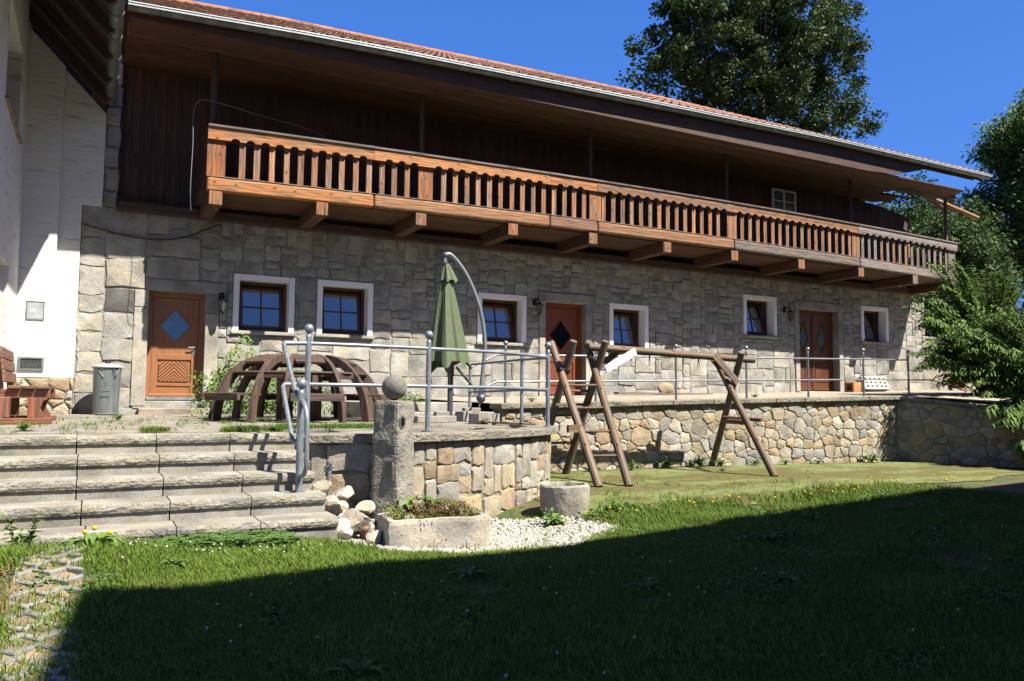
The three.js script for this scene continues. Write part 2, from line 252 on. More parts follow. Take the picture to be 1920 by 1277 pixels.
// random rubble: jittered cells cut out of a strip
function rubble(x0, x1, y0, y1, w, h, r, inside) {
  const pts = []; const ny = Math.max(2, Math.round((y1 - y0) / h)), hh = (y1 - y0) / ny;
  for (let j = 0; j < ny; j++) { let x = x0 - w * r(); while (x < x1 + w) { const ww = w * (0.55 + 0.95 * r()); pts.push([x + ww / 2, y0 + (j + 0.5 + (r() - 0.5) * 0.75) * hh]); x += ww; } }
  pts.forEach(q => q[2] = r() * r() * w * h * .9); const res = []; for (let i = 0, n = Math.floor(pts.length * .22), N = pts.length; i < n; i++) { const q = pts[Math.floor(r() * N)]; pts.push([q[0] + (r() - .5) * w, q[1] + (r() - .5) * h * .9, 0]); }
  for (const p of pts) {
    let c = [[x0, y0], [x1, y0], [x1, y1], [x0, y1]];
    for (const q of pts) { if (q === p) continue; const dx = q[0] - p[0], dy = (q[1] - p[1]) * 1.25; if (Math.abs(dx) > w * 3 || Math.abs(dy) > h * 3.4) continue; const nx = dx, nyy = dy * 1.25; c = clip(c, nx, nyy, nx * (p[0] + q[0]) / 2 + nyy * (p[1] + q[1]) / 2 + (p[2] - q[2]) / 2); if (c.length < 3) break; }
    if (c.length < 3) continue; const [cx, cy] = cent(c); if (Math.abs(area(c)) < 0.004 || (inside && !inside(cx, cy))) continue;
    // narrower joints, corners knocked off
    const s = Math.sqrt(Math.abs(area(c))), k = 1 - 0.0105 / s * 1.25; c = c.map(q => [cx + (q[0] - cx) * k, cy + (q[1] - cy) * k]);
    const o = []; for (let i = 0; i < c.length; i++) { const a = c[(i + c.length - 1) % c.length], b = c[i], d = c[(i + 1) % c.length]; const t = 0.05 + 0.10 * r(), l1 = Math.hypot(a[0] - b[0], a[1] - b[1]), l2 = Math.hypot(d[0] - b[0], d[1] - b[1]); if (Math.min(l1, l2) < 0.03) { o.push(b); continue; } o.push([lerp(b[0], a[0], t), lerp(b[1], a[1], t)], [lerp(b[0], d[0], t), lerp(b[1], d[1], t)]); if (l2 > 0.09) o.push([lerp(b[0], d[0], .36) + (r() - .5) * .022, lerp(b[1], d[1], .36) + (r() - .5) * .022], [lerp(b[0], d[0], .64) + (r() - .5) * .022, lerp(b[1], d[1], .64) + (r() - .5) * .022]); }
    res.push(o);
  }
  return res;
}
// ------------------------------------------------------------------ the stone farmhouse
const barn = thing('stone_farmhouse', 'long farmhouse with rubble stone ground floor, brown timber balcony and red tiled roof', 'farmhouse');
const RB = rng(101);
const bow = x => 0.13 * (1 - ((x - 11.7) / 10.2) ** 2);
const gutY = x => { const k = [[0.27, 7.26], [3.6, 7.42], [11.2, 7.58], [15.9, 7.66], [22.3, 7.64]]; for (let i = 0; i < 4; i++) if (x <= k[i + 1][0] || i === 3) return lerp(k[i][1], k[i + 1][1], clamp((x - k[i][0]) / (k[i + 1][0] - k[i][0]), -1, 1.1)); };
const WINS = [[2.27, 3.40, 2.44, 3.51, 9.5, 0], [3.84, 4.97, 2.45, 3.52, 9.5, 0], [7.32, 8.52, 2.44, 3.51, 11.5, 1], [10.77, 11.91, 2.44, 3.50, 11.5, 1], [15.01, 16.20, 2.93, 4.0, 12, 1], [19.55, 20.72, 2.95, 3.99, 12, 1]];
const DOORS = [[0.84, 1.79, 1.13, 3.09], [9.02, 10.10, 1.28, 3.42], [17.05, 18.60, 1.50, 3.75]];
const WX0 = -0.28, WX1 = 22.4, WTOP = 4.5;
{
  // wall core with openings (recessed mortar)
  const sh = new THREE.Shape([[WX0, 0.3], [WX1, 0.3], [WX1, WTOP], [WX0, WTOP]].map(p => new THREE.Vector2(...p)));
  const hole = (a, b, c, d) => sh.holes.push(new THREE.Path([[a, c], [a, d], [b, d], [b, c]].map(p => new THREE.Vector2(...p))));
  for (const [a, b, c, d] of WINS) hole(a + .09, b - .09, c, d - .09); for (const [a, b, c, d] of DOORS) hole(a, b, c - .02, d);
  const core = new THREE.ExtrudeGeometry(sh, { depth: 0.5, bevelEnabled: false }); core.translate(0, 0, -0.507);
  const wall = part('wall', uvm(core), M.mortar, barn, 'rough stone wall of fitted granite blocks');
  const inB = (x, y) => { for (const [a, b, c, d] of WINS) if (x > a - .01 && x < b + .01 && y > c - .07 && y < d + .01) return true; for (const [i, [a, b, c, d]] of DOORS.entries()) { const jl = i ? .17 : .24, lt = .22; if (x > a - jl && x < b + (i ? .2 : .24) && y > c - .14 && y < d + .02) return true; if (y >= d + .02 && y < d + lt && x > a - (i ? .2 : .06) && x < b + (i ? .25 : .36)) return true; } return false; };
  const rects = pack(WX0, WX1, 0.8, WTOP, inB, (x, y, r) => x < 0.9 ? [.3 + .65 * r(), .28 + .24 * r()] : y < (x > 14 ? 2.5 : 2.2) ? [.42 + .72 * r(), .30 + .22 * r()] : r() < .24 ? [.15 + .18 * r(), .1 + .09 * r()] : [.20 + .50 * r() * r() + .1 * r(), .14 + .20 * r()], RB);
  const at = (u, v, d) => V(u, v, d);
  const sootM = stoneM([.15, .15, .15], .016); const list = rects.map(q => ({ q, a: (q[2] - q[0]) * (q[3] - q[1]) })).sort((a, b) => b.a - a.a), rest = [];
  list.forEach(({ q, a }, i) => {
    const [x0, y0, x1, y1] = q, small = a < 0.03, g = stoneGeo(rectOutline(x0, y0, x1, y1, small ? 0.005 : 0.007 + 0.007 * RB(), RB, small ? .7 : 1.75), at, 0.002 + RB() * RB() * 0.026, 0.006 + RB() * 0.007, RB);
    const soot = x0 < .3 && x1 > .12 && y0 < 2.95 && y1 > 2.9; const m = soot ? sootM : small && RB() < .45 ? pick(RB, oddMats) : pick(RB, facadeMats);
    if (i < 296) part('stone', g, m, wall); else rest.push(g);
  });
  if (rest.length) stuff(part('stone_chips', rest, facadeMats[2], wall));
  // rough rendered right-hand end and back
  part('gable_wall', [bb(WX1 - .4, WX1 - .01, .3, WTOP, -9.8, -.52, { b: 0 }), bb(WX0, WX1 - .4, .3, WTOP, -9.8, -9.4, { b: 0 })], M.mortarWarm, barn);
  // cut stone surrounds of the doors
  DOORS.forEach(([a, b, c, d], i) => {
    const fr = part('door_surround', bb(a - (i ? .2 : .06), b + (i ? .25 : .36), d + .002, d + .215, -.3, .035, { b: .015 }), M.granite, barn);
    const jw = i ? .16 : .235, cut = c + (d - c) * (i ? .62 : .84);
    part('jamb_stone', bb(a - jw, a - .002, c - .1, cut - .006, -.4, .03, { b: .012 }), M.graniteL, fr); part('jamb_stone', bb(a - jw, a - .002, cut + .006, d, -.4, .024, { b: .012 }), M.granite, fr);
    part('jamb_stone', bb(b + .002, b + jw, c - .1, cut - .05, -.4, .03, { b: .012 }), M.graniteL, fr); part('jamb_stone', bb(b + .002, b + jw, cut - .04, d, -.4, .026, { b: .012 }), M.granite, fr);
    part('threshold_stone', bb(a - .2, b + .24, c - .15, c - .012, -.45, i ? .16 : .02, { b: .015 }), i ? M.graniteL : M.granite, fr);
    if (!i) { part('door_step', [bb(a - .12, b + .24, .86, .995, -.02, .42, { b: .02 })], stoneM([.47, .40, .34], .012), fr); }
  });
  // windows
  WINS.forEach(([a, b, c, d, tilt, open], i) => {
    const w = new THREE.Group(); w.name = 'window'; barn.add(w); const bw = .105, dep = .30;
    part('surround', [bb(a, a + bw, c, d, -dep, .028, { b: .006 }), bb(b - bw, b, c, d, -dep, .028, { b: .006 }), bb(a + bw, b - bw, d - bw, d, -dep, .0265, { b: .006 })], M.white, w);
    part('sill', bb(a - .03, b + .03, c - .065, c - .002, -dep, .075, { b: .012 }), M.graniteL, w);
    const x0 = a + bw, x1 = b - bw, y0 = c + .012, y1 = d - bw, f = .058;
    part('metal_sill', bb(x0 + .02, x1 - .02, y0 + .002, y0 + .016, -dep + .06, -.10, { b: .003 }), M.zincLight, w);
    part('frame', [bb(x0, x0 + f, y0, y1, -dep, -dep + .07, { b: .006 }), bb(x1 - f, x1, y0, y1, -dep, -dep + .07, { b: .006 }), bb(x0 + f, x1 - f, y1 - f, y1, -dep, -dep + .068, { b: .006 }), bb(x0 + f, x1 - f, y0, y0 + f, -dep, -dep + .068, { b: .006 })], M.winWood, w);
    part('room', [bb(x0 - .2, x1 + .2, y0 - .3, y1 + .3, -1.3, -1.25, { b: 0 }), bb(x0 - .25, x0 - .2, y0 - .3, y1 + .3, -1.25, -.52, { b: 0 }), bb(x1 + .2, x1 + .25, y0 - .3, y1 + .3, -1.25, -.52, { b: 0 }), bb(x0 - .2, x1 + .2, y0 - .35, y0 - .3, -1.25, -.52, { b: 0 }), bb(x0 - .2, x1 + .2, y1 + .3, y1 + .35, -1.25, -.52, { b: 0 })], M.beamDark, w);
    // sash hinged at its foot, tipped inwards
    const sx0 = x0 + f + .004, sx1 = x1 - f - .004, sy0 = y0 + f + .004, sy1 = y1 - f - .004, W = sx1 - sx0, H = sy1 - sy0, s = .055, m = .028, cx = (sx0 + sx1) / 2;
    const place = g => { g.rotateX(rad(-tilt)); g.translate(cx, sy0, -dep + .045); return g; };
    const sash = part('sash', place(merge([bb(-W / 2, -W / 2 + s, 0, H, -.03, .03, { b: .006 }), bb(W / 2 - s, W / 2, 0, H, -.03, .03, { b: .006 }), bb(-W / 2 + s, W / 2 - s, 0, s, -.029, .029, { b: .006 }), bb(-W / 2 + s, W / 2 - s, H - s, H, -.029, .029, { b: .006 }), bb(-m / 2, m / 2, s, H - s, -.02, .022, { b: .005 }), bb(-W / 2 + s, W / 2 - s, H / 2 - m / 2, H / 2 + m / 2, -.018, .02, { b: .005 })])), M.winWood, w);
    for (const sx of [-1, 1]) for (const sy of [0, 1]) part('pane', place(bb(sx < 0 ? -W / 2 + s : m / 2, sx < 0 ? -m / 2 : W / 2 - s, sy ? H / 2 + m / 2 : s, sy ? H - s : H / 2 - m / 2, -.006, .002, { b: 0 })), M.glass, w);
  });
  // doors
  function chevron(px0, px1, y0, y1, z, parent, m, up = 1) {
    const cx = (px0 + px1) / 2, w = (px1 - px0) / 2, h = y1 - y0, p = .066;
    for (const s of [-1, 1]) for (let k = 0; k * p < h + w; k++) {
      let q = [[0, k * p], [w, k * p - w], [w, k * p - w + p - .021], [0, k * p + p - .021]]; q = clip(clip(q, 0, -1, 0), 0, 1, h); if (q.length < 3 || Math.abs(area(q)) < .0006) continue;
      const g = flat(extr(q.map(([x, y]) => [x * s, y]), .018, .002)); g.translate(cx, y0, z + .002); part('slat', uvm(g, 'x'), m, parent);
    }
  }
  function leaf(x0, x1, y0, y1, z, m, dia, glassM, double) {
    const dgrp = new THREE.Group(); dgrp.name = double ? 'door_leaf' : 'door'; barn.add(dgrp);
    const W = x1 - x0, cx = (x0 + x1) / 2, cy = y0 + (y1 - y0) * dia[2], st = double ? .07 : .10;
    const dm = [[cx, cy - dia[1]], [cx + dia[0], cy], [cx, cy + dia[1]], [cx - dia[0], cy]];
    const split = y0 + (y1 - y0) * .40, pl0 = y0 + (y1 - y0) * .135;
    // upper field with the diamond cut out, lower field recessed behind the slats
    const gUp = extr([[x0 + st, split + .05], [x1 - st, split + .05], [x1 - st, y1 - .09], [x0 + st, y1 - .09]], .03, 0, [dm]); gUp.translate(0, 0, z - .02); part('door_panel', uvm(flat(gUp), 'y'), m, dgrp);
    part('stile', bb(x0, x0 + st, y0, y1, z - .03, z + .022, { b: .004 }), m, dgrp); part('stile', bb(x1 - st, x1, y0, y1, z - .03, z + .022, { b: .004 }), m, dgrp);
    for (const [a, b] of [[y1 - .09, y1], [split - .05, split + .05], [pl0 - .055, pl0], [y0, y0 + .05]]) part('rail', bb(x0 + st, x1 - st, a, b, z - .03, z + .0205, { b: .004 }), m, dgrp);
    part('door_panel', bb(x0 + st, x1 - st, pl0, split - .05, z - .03, z - .006, { b: 0 }), m, dgrp); part('door_panel', bb(x0 + st, x1 - st, y0 + .05, pl0 - .055, z - .03, z + .004, { b: 0 }), m, dgrp);
    chevron(x0 + st + .03, x1 - st - .03, pl0 + .03, split - .08, z - .004, dgrp, m);
    const fr = []; for (let i = 0; i < 4; i++) { const a = dm[i], b = dm[(i + 1) % 4]; fr.push(beam(V(a[0], a[1], z + .018), V(b[0], b[1], z + .018), .016, .022, { b: .003 })); } part('glazing_bead', fr, m, dgrp);
    const gg = extr(dm, .006, 0); gg.translate(0, 0, z - .008); part('pane', uvm(flat(gg)), glassM, dgrp);
    const hs = double ? -1 : 1; const hx = double ? x0 + st * .5 : x1 - st * .55, hy = y0 + (y1 - y0) * .475;
    if (double !== 'left') part('handle', [bb(hx - .02, hx + .02, hy - .12, hy + .11, z + .022, z + .03, { b: .003 }), cyl(V(hx, hy + .05, z + .03), V(hx, hy + .05, z + .075), .011), cyl(V(hx, hy + .05, z + .07), V(hx - hs * .11, hy + .045, z + .07), .010)], M.steel, dgrp);
    return dgrp;
  }
  const dz = -.24;
  { const [a, b, c, d] = DOORS[0]; part('door_frame', [bb(a, a + .085, c, d, dz - .06, dz + .07, { b: .006 }), bb(b - .085, b, c, d, dz - .06, dz + .07, { b: .006 }), bb(a + .085, b - .085, d - .09, d, dz - .06, dz + .068, { b: .006 })], M.door, barn); leaf(a + .09, b - .09, c + .07, d - .095, dz, M.door, [.265, .31, .715], M.glassPale); part('threshold', [bb(a + .02, b - .02, c + .001, c + .05, dz, dz + .10, { b: .006 })], M.steelPaint, barn); part('weather_bar', bb(a + .05, b - .06, c + .055, c + .12, dz + .024, dz + .075, { b: .012 }), M.door, barn); }
  { const [a, b, c, d] = DOORS[1]; part('door_frame', [bb(a, a + .085, c, d, dz - .06, dz + .07, { b: .006 }), bb(b - .085, b, c, d, dz - .06, dz + .07, { b: .006 }), bb(a + .085, b - .085, d - .09, d, dz - .06, dz + .068, { b: .006 })], M.doorRed, barn); leaf(a + .09, b - .09, c + .04, d - .095, dz, M.doorRed, [.30, .36, .68], M.glassDark); }
  { const [a, b, c, d] = DOORS[2], m = (a + b) / 2; part('door_frame', [bb(a, a + .06, c, d, dz - .06, dz + .05, { b: .006 }), bb(b - .06, b, c, d, dz - .06, dz + .05, { b: .006 }), bb(a + .06, b - .06, d - .07, d, dz - .06, dz + .048, { b: .006 })], M.doorDark, barn); leaf(a + .065, m - .003, c + .02, d - .075, dz, M.doorDark, [.17, .44, .68], M.glassPale, 'left'); leaf(m + .003, b - .065, c + .02, d - .075, dz, M.doorDark, [.17, .44, .68], M.glassPale, 'right'); part('astragal', bb(m - .025, m + .025, c + .02, d - .08, dz + .024, dz + .04, { b: .006 }), M.doorDark, barn); }
  part('door_backing', DOORS.map(([a, b, c, d]) => bb(a, b, c, d, -.46, -.42, { b: 0 })), M.beamDark, barn);
}
// upper storey of dark planks
{
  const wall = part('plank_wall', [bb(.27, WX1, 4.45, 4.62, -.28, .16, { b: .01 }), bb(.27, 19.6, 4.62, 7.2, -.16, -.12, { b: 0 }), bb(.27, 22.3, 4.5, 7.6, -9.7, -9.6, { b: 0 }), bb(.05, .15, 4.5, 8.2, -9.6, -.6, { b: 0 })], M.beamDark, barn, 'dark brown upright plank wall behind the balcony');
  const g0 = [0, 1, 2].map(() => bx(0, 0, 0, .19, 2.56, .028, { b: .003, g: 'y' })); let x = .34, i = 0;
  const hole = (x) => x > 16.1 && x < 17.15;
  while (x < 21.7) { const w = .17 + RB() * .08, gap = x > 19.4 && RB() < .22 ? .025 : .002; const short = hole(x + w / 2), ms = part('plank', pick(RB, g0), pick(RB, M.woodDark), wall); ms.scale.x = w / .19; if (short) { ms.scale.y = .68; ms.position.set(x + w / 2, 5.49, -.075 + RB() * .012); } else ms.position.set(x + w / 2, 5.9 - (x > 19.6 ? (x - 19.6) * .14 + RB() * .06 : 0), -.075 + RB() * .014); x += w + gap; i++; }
  part('frieze_board', bb(16.05, 17.2, 7.06, 7.18, -.09, -.05, {}), M.woodDark[0], wall); part('hatch_board', [bb(3.95, 4.6, 5.55, 6.42, -.055, -.03, {}), bb(4.61, 5.2, 5.55, 6.42, -.055, -.032, {})], woodM([.10, .05, .028], .004), wall);
  // white framed window
  const w = new THREE.Group(); w.name = 'upper_window'; w.userData.label = 'small white framed four-pane window'; barn.add(w); const a = 16.16, b = 17.05, c = 6.36, d = 7.0, s = .045;
  part('frame', [bb(a, a + s, c, d, -.08, -.02, {}), bb(b - s, b, c, d, -.08, -.02, {}), bb(a + s, b - s, c, c + s, -.08, -.021, {}), bb(a + s, b - s, d - s, d, -.08, -.021, {}), bb((a + b) / 2 - .02, (a + b) / 2 + .02, c + s, d - s, -.075, -.03, {}), bb(a + s, b - s, (c + d) / 2 - .012, (c + d) / 2 + .012, -.07, -.034, {})], M.white, w);
  for (const sx of [0, 1]) for (const sy of [0, 1]) part('pane', bb(sx ? (a + b) / 2 + .02 : a + s, sx ? b - s : (a + b) / 2 - .02, sy ? (c + d) / 2 + .012 : c + s, sy ? d - s : (c + d) / 2 - .012, -.065, -.06, { b: 0 }), M.glassPale, w);
  // quoin blocks of the upper corner
  const q = new THREE.Group(); q.name = 'upper_corner'; barn.add(q); let y = WTOP + .002;
  part('corner_core', [bb(-.2, .24, 4.5, 7.3, -.5, -.03, { b: 0 }), bb(.24, .40, 4.5, 7.3, -.5, -.18, { b: 0 })], M.mortar, q);
  for (const [h, dx, z] of [[.30, 0, .03], [.42, .02, .0], [.36, -.01, .035], [.40, .02, .0], [.34, 0, .03], [.4, .02, 0], [.4, 0, .02]]) { part('stone', stoneGeo(rectOutline(.03 + dx, y, .27 + dx * .5, y + h, .01, RB), (u, v, e) => V(u, v, e), z, .02, RB, -.2), pick(RB, facadeMats), q); y += h; }
}
// balcony
const balcony = new THREE.Group(); balcony.name = 'balcony'; balcony.userData.label = 'long brown timber balcony with scalloped rail'; barn.add(balcony);
{
  const Z = 1.35, X0 = 1.57, X1 = 21.95, posts = [1.72, 5.55, 9.48, 13.4, 17.75, 21.8], RBal = rng(202);
  const wm = x => x > 18 ? pick(RBal, M.woodGrey) : pick(RBal, M.woodWarm);
  const bend = g => { const p = g.attributes.position; for (let i = 0; i < p.count; i++) p.setY(i, p.getY(i) + bow(p.getX(i))); return flat(g); };
  const joints = [X0, 4.5, 8.3, 9.5, 13.4, 17.8, X1 + .04], pitch = .252;
  for (let s = 0; s + 1 < joints.length; s++) {
    const a = joints[s] + .002, b = joints[s + 1] - .002, pts = [[a, 5.80], [a, 5.585]]; const k0 = Math.ceil((a - X0 - .45) / pitch), k1 = Math.floor((b - X0 - .45) / pitch);
    for (let k = k0; k <= k1; k++) { const c = X0 + .45 + k * pitch; if (c - .09 < a || c + .09 > b || posts.some(p => Math.abs(p - c) < .16)) continue; for (let t = 0; t <= 6; t++) { const an = Math.PI - t * Math.PI / 6; pts.push([c + .075 * Math.cos(an), 5.585 + .05 * Math.sin(an)]); } }
    pts.push([b, 5.585]); for (let n = 12; n >= 0; n--) pts.push([lerp(a, b, n / 12), 5.80]);
    pts.pop(); const g = extr(pts, .045, .004); g.translate(0, 0, Z - .02 + (s % 2) * .006); part('rail_board', bend(uvm(g, 'x')), s === 5 ? M.woodGrey[1] : s >= 3 ? pick(RBal, M.woodMid) : pick(RBal, M.woodWarm), balcony);
    const seg = (y0, y1, z0, z1, m, n, o) => { const g2 = []; const N = Math.max(1, Math.round((b - a) / 1.0)); const q = new THREE.BoxGeometry(b - a, y1 - y0, z1 - z0, N, 1, 1); q.translate((a + b) / 2, (y0 + y1) / 2, (z0 + z1) / 2); part(n, bend(uvm(q.toNonIndexed(), 'x')), m, balcony); };
    seg(5.80, 5.835, Z - .10, Z + .06, pick(RBal, M.woodGrey), 'rail_cap');
    seg(5.57, 5.69, Z - .09, Z - .04, M.beamDark, 'rail_back');
    // lower rail of a rounded log
    const lo = []; const N = 5; { const q = new RoundedBoxGeometry(b - a, .25, .13, 2, .05); q.translate((a + b) / 2, 4.80, Z); const nq = q.toNonIndexed(); part('lower_rail', bend(uvm(nq, 'x')), s >= 4 ? (s === 5 ? M.woodGrey[1] : M.woodGrey[2]) : s >= 1 ? (s === 1 ? M.woodMid[2] : pick(RBal, M.woodMid)) : M.woodWarm[0], balcony); }
    seg(4.926, 4.94, Z - .07, Z + .062, M.woodGrey[0], 'drip_strip');
  }
  // balusters
  for (let k = 0; ; k++) { const c = X0 + .45 + pitch / 2 + k * pitch; if (c > X1 - .1) break; if (posts.some(p => Math.abs(p - c) < .2)) continue; const w = .098 + RBal() * .012, g = bx(0, 5.24, Z - .045, w, .69, .03, { b: .004, g: 'y', rz: (RBal() - .5) * .012 }); g.translate(c + (RBal() - .5) * .015, bow(c), 0); part('baluster', g, c > 17.8 && RBal() < .7 ? pick(RBal, M.woodGrey) : c > 9.5 && RBal() < .5 ? pick(RBal, M.woodMid) : pick(RBal, M.woodBal), balcony); }
  for (const p of posts) { const y = bow(p); part('newel_board', bb(p - .15, p + .15, 4.93 + y, 5.59 + y, Z - .06, Z - .022, { g: 'y', b: .005 }), p > 20 ? M.woodGrey[0] : p > 9 ? pick(RBal, M.woodMid) : pick(RBal, M.woodWarm), balcony); part('roof_post', cyl(V(p - .06, 4.8 + y, Z - .14), V(p - .06 + (p > 20 ? -.02 : 0), 7.14, Z - .12), .062, .055, 4), p > 20 ? M.swing[1] : M.beamDark, balcony); }
  // joists, floor
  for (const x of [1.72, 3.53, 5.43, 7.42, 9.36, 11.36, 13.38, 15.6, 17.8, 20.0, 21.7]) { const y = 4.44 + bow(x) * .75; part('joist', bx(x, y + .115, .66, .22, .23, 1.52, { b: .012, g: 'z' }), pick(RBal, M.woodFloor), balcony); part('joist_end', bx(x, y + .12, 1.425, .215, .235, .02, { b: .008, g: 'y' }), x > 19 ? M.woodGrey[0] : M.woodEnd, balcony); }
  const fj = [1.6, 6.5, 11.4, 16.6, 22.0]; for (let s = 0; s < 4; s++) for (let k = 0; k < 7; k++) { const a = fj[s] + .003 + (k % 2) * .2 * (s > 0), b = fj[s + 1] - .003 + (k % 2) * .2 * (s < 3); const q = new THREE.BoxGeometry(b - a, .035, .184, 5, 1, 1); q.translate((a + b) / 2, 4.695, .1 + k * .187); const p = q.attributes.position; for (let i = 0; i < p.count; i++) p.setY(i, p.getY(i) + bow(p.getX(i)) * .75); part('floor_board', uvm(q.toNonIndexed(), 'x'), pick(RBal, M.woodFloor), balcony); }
  // end panels
  for (const [ex, m, n] of [[X0 + .02, M.woodDark, 7], [X1 - .02, M.woodGrey, 5]]) for (let k = 0; k < n; k++) { const z = .12 + k * (n > 6 ? .185 : .25); part('end_board', bx(ex, 5.24, z, .03, 1.1, n > 6 ? .178 : .1, { g: 'y' }), pick(RBal, m), balcony); }
  part('end_rail', [bb(X0 - .02, X0 + .05, 5.70, 5.82, .02, 1.3, {}), bb(X0 - .03, X0 + .06, 4.70, 4.92, .02, 1.28, {})], M.beamDark, balcony); part('end_rail', [bb(X1 - .05, X1 + .02, 5.72, 5.82, .02, 1.3, {}), bb(X1 - .06, X1 + .03, 4.72, 4.92, .02, 1.3, {})], M.woodGrey[1], balcony);
}
// roof
{
  const roof = new THREE.Group(); roof.name = 'roof'; roof.userData.label = 'red pantile roof'; barn.add(roof);
  const PT = .482, ZE = 2.1, ZR = -4.9, ry = (x, z) => gutY(x) + .02 + PT * (ZE - z);
  const RR = rng(303), hole = (x, z) => false;
  // tiles
  const tg = (() => { const p = [], ix = [], uv = [], nS = 7; for (let j = 0; j < 2; j++) for (let i = 0; i <= nS; i++) { const t = i / nS; const h = t < .62 ? .045 * Math.sin(Math.PI * t / .62) : -.012 * Math.sin(Math.PI * (t - .62) / .38); p.push(t * .25, h + (j ? 0 : .028), j ? -.40 : 0); uv.push(t * .25, j * .4); } for (let i = 0; i < nS; i++) ix.push(i, i + 1, i + nS + 1, i + 1, i + nS + 2, i + nS + 1); const n0 = p.length / 3; for (let i = 0; i <= nS; i++) { p.push(p[i * 3], p[i * 3 + 1], 0, p[i * 3], p[i * 3 + 1] - .022, 0); uv.push(0, 0, .02, 0); } for (let i = 0; i < nS; i++) { const a = n0 + i * 2; ix.push(a, a + 1, a + 2, a + 2, a + 1, a + 3); } const g = new THREE.BufferGeometry(); g.setAttribute('position', new THREE.Float32BufferAttribute(p, 3)); g.setAttribute('uv', new THREE.Float32BufferAttribute(uv, 2)); g.setIndex(ix); g.computeVertexNormals(); return g; })();
  const mt = M.tile.clone(); mt.side = THREE.DoubleSide; const slope = Math.atan(PT), L1 = [], cols = [], n = 23;
  for (let r = 0; r < n; r++) for (let x = .28; x < 22.25; x += .25) { const z = ZE + .06 - r * .34 * Math.cos(slope) * .99; if (z < ZR) continue; const m = new THREE.Matrix4().makeRotationFromEuler(new THREE.Euler(slope + (RR() - .5) * .05, 0, (RR() - .5) * .05)); const zz = z + (RR() - .5) * .012; m.setPosition(x + (RR() - .5) * .012, ry(x, zz) + .035 + RR() * .006, zz); L1.push(m); }
  const im = instanced('roof_tile', tg, mt, L1, roof), c = new THREE.Color(); for (let i = 0; i < L1.length; i++) { const v = .75 + .5 * RR(); c.setRGB(v, v * (.85 + .3 * RR()), v * (.85 + .3 * RR())); im.setColorAt(i, c); }
  // ridge
  for (let x = .3; x < 22.2; x += .38) part('ridge_tile', (() => { const g = new THREE.CylinderGeometry(.115, .135, .42, 8, 1, false, 0, Math.PI * 2); g.rotateZ(Math.PI / 2); g.translate(x + .2, ry(x, ZR) + .04, ZR); return uvm(g, 'x'); })(), M.tileLight, roof);
  // deck boards under the tiles, far slope
  const bp = (x0, x1, z0, z1, dy, m, name) => { const p = [], N = 6; const g = new THREE.BoxGeometry(x1 - x0, .03, Math.abs(z1 - z0) / Math.cos(slope), N, 1, 1); g.rotateX(slope); g.translate((x0 + x1) / 2, 0, (z0 + z1) / 2); const a = g.attributes.position; for (let i = 0; i < a.count; i++) { const X = a.getX(i); a.setY(i, a.getY(i) + ry(X, (z0 + z1) / 2) + dy); } return part(name, uvm(flat(g), 'x'), m, roof); };
  for (let k = 0; k < 14; k++) { const z1 = 2.12 - k * .5, z0 = z1 - .497; for (const [x0, x1] of [[.28, 7.8], [7.81, 15.2], [15.21, 22.15]]) bp(x0, x1, z0, z1, -.035, pick(RR, M.woodDark), 'roof_board'); }
  part('far_slope', (() => { const g = new THREE.BoxGeometry(21.9, .06, 6.3); g.rotateX(-slope); g.translate(11.2, ry(11, ZR) - .6 * 2.45, ZR - 2.85); return uvm(g.toNonIndexed(), 'x'); })(), M.tile, roof);
  // rafters seen at the eaves
  for (let x = .6; x < 22.1; x += .92) part('rafter', (() => { const g = bx(0, 0, 0, .12, .14, 5, { g: 'z' }); g.rotateX(slope); g.translate(x, ry(x, -.2) - .135, -.2); return g; })(), M.beamDark, roof);
  // ceiling boards over the balcony, purlin, outer soffit
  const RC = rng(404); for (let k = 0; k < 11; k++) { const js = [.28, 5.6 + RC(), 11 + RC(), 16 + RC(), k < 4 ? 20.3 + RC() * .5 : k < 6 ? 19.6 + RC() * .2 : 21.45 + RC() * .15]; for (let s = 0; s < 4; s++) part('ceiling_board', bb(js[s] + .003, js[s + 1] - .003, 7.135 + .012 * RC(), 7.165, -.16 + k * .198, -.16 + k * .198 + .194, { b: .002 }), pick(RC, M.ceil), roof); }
  part('purlin', [bb(.28, 11, 7.17, 7.30, Z0(1.2), 1.36, { b: .012 }), bb(11.004, 19.6, 7.17, 7.3, Z0(1.2), 1.36, { b: .012 }), bb(19.604, 22.0, 7.12, 7.32, Z0(1.2), 1.38, { b: .012 })], M.beamDark, roof);
  for (const [a, b] of [[.28, 7.5], [7.505, 14.8], [14.805, 22.1]]) part('fascia_board', (() => { const g = new THREE.BoxGeometry(b - a, 1, .025, 6, 1, 1); g.translate((a + b) / 2, 0, 2.045); const p = g.attributes.position; for (let i = 0; i < p.count; i++) p.setY(i, p.getY(i) < 0 ? (b > 20 ? lerp(7.12, gutY(p.getX(i)) - .12, sstep(18, 20, p.getX(i))) : 7.12) : gutY(p.getX(i)) - .01); return uvm(flat(g.toNonIndexed()), 'x'); })(), pick(RC, M.woodDark), roof);
  function Z0(v) { return v; }
  // broken right-hand end
  part('loose_pole', cyl(V(21.0, 7.5, .55), V(23.55, 6.80, 1.05), .075, .065, 8), woodM([.50, .27, .11], .006), roof); part('broken_board', [beam(V(20.6, 7.62, .5), V(22.9, 7.3, .75), .2, .03), beam(V(21.3, 7.75, .3), V(23.1, 7.05, .4), .16, .03), beam(V(19.6, 7.30, .25), V(21.4, 7.24, .5), .14, .025)], M.woodDark[2], roof); part('split_plank', extr([[0, 0], [.22, 0], [.13, 1.35], [.07, 1.35]], .03), woodM([.50, .30, .15], .005), roof).position.set(21.55, 5.55, .1);
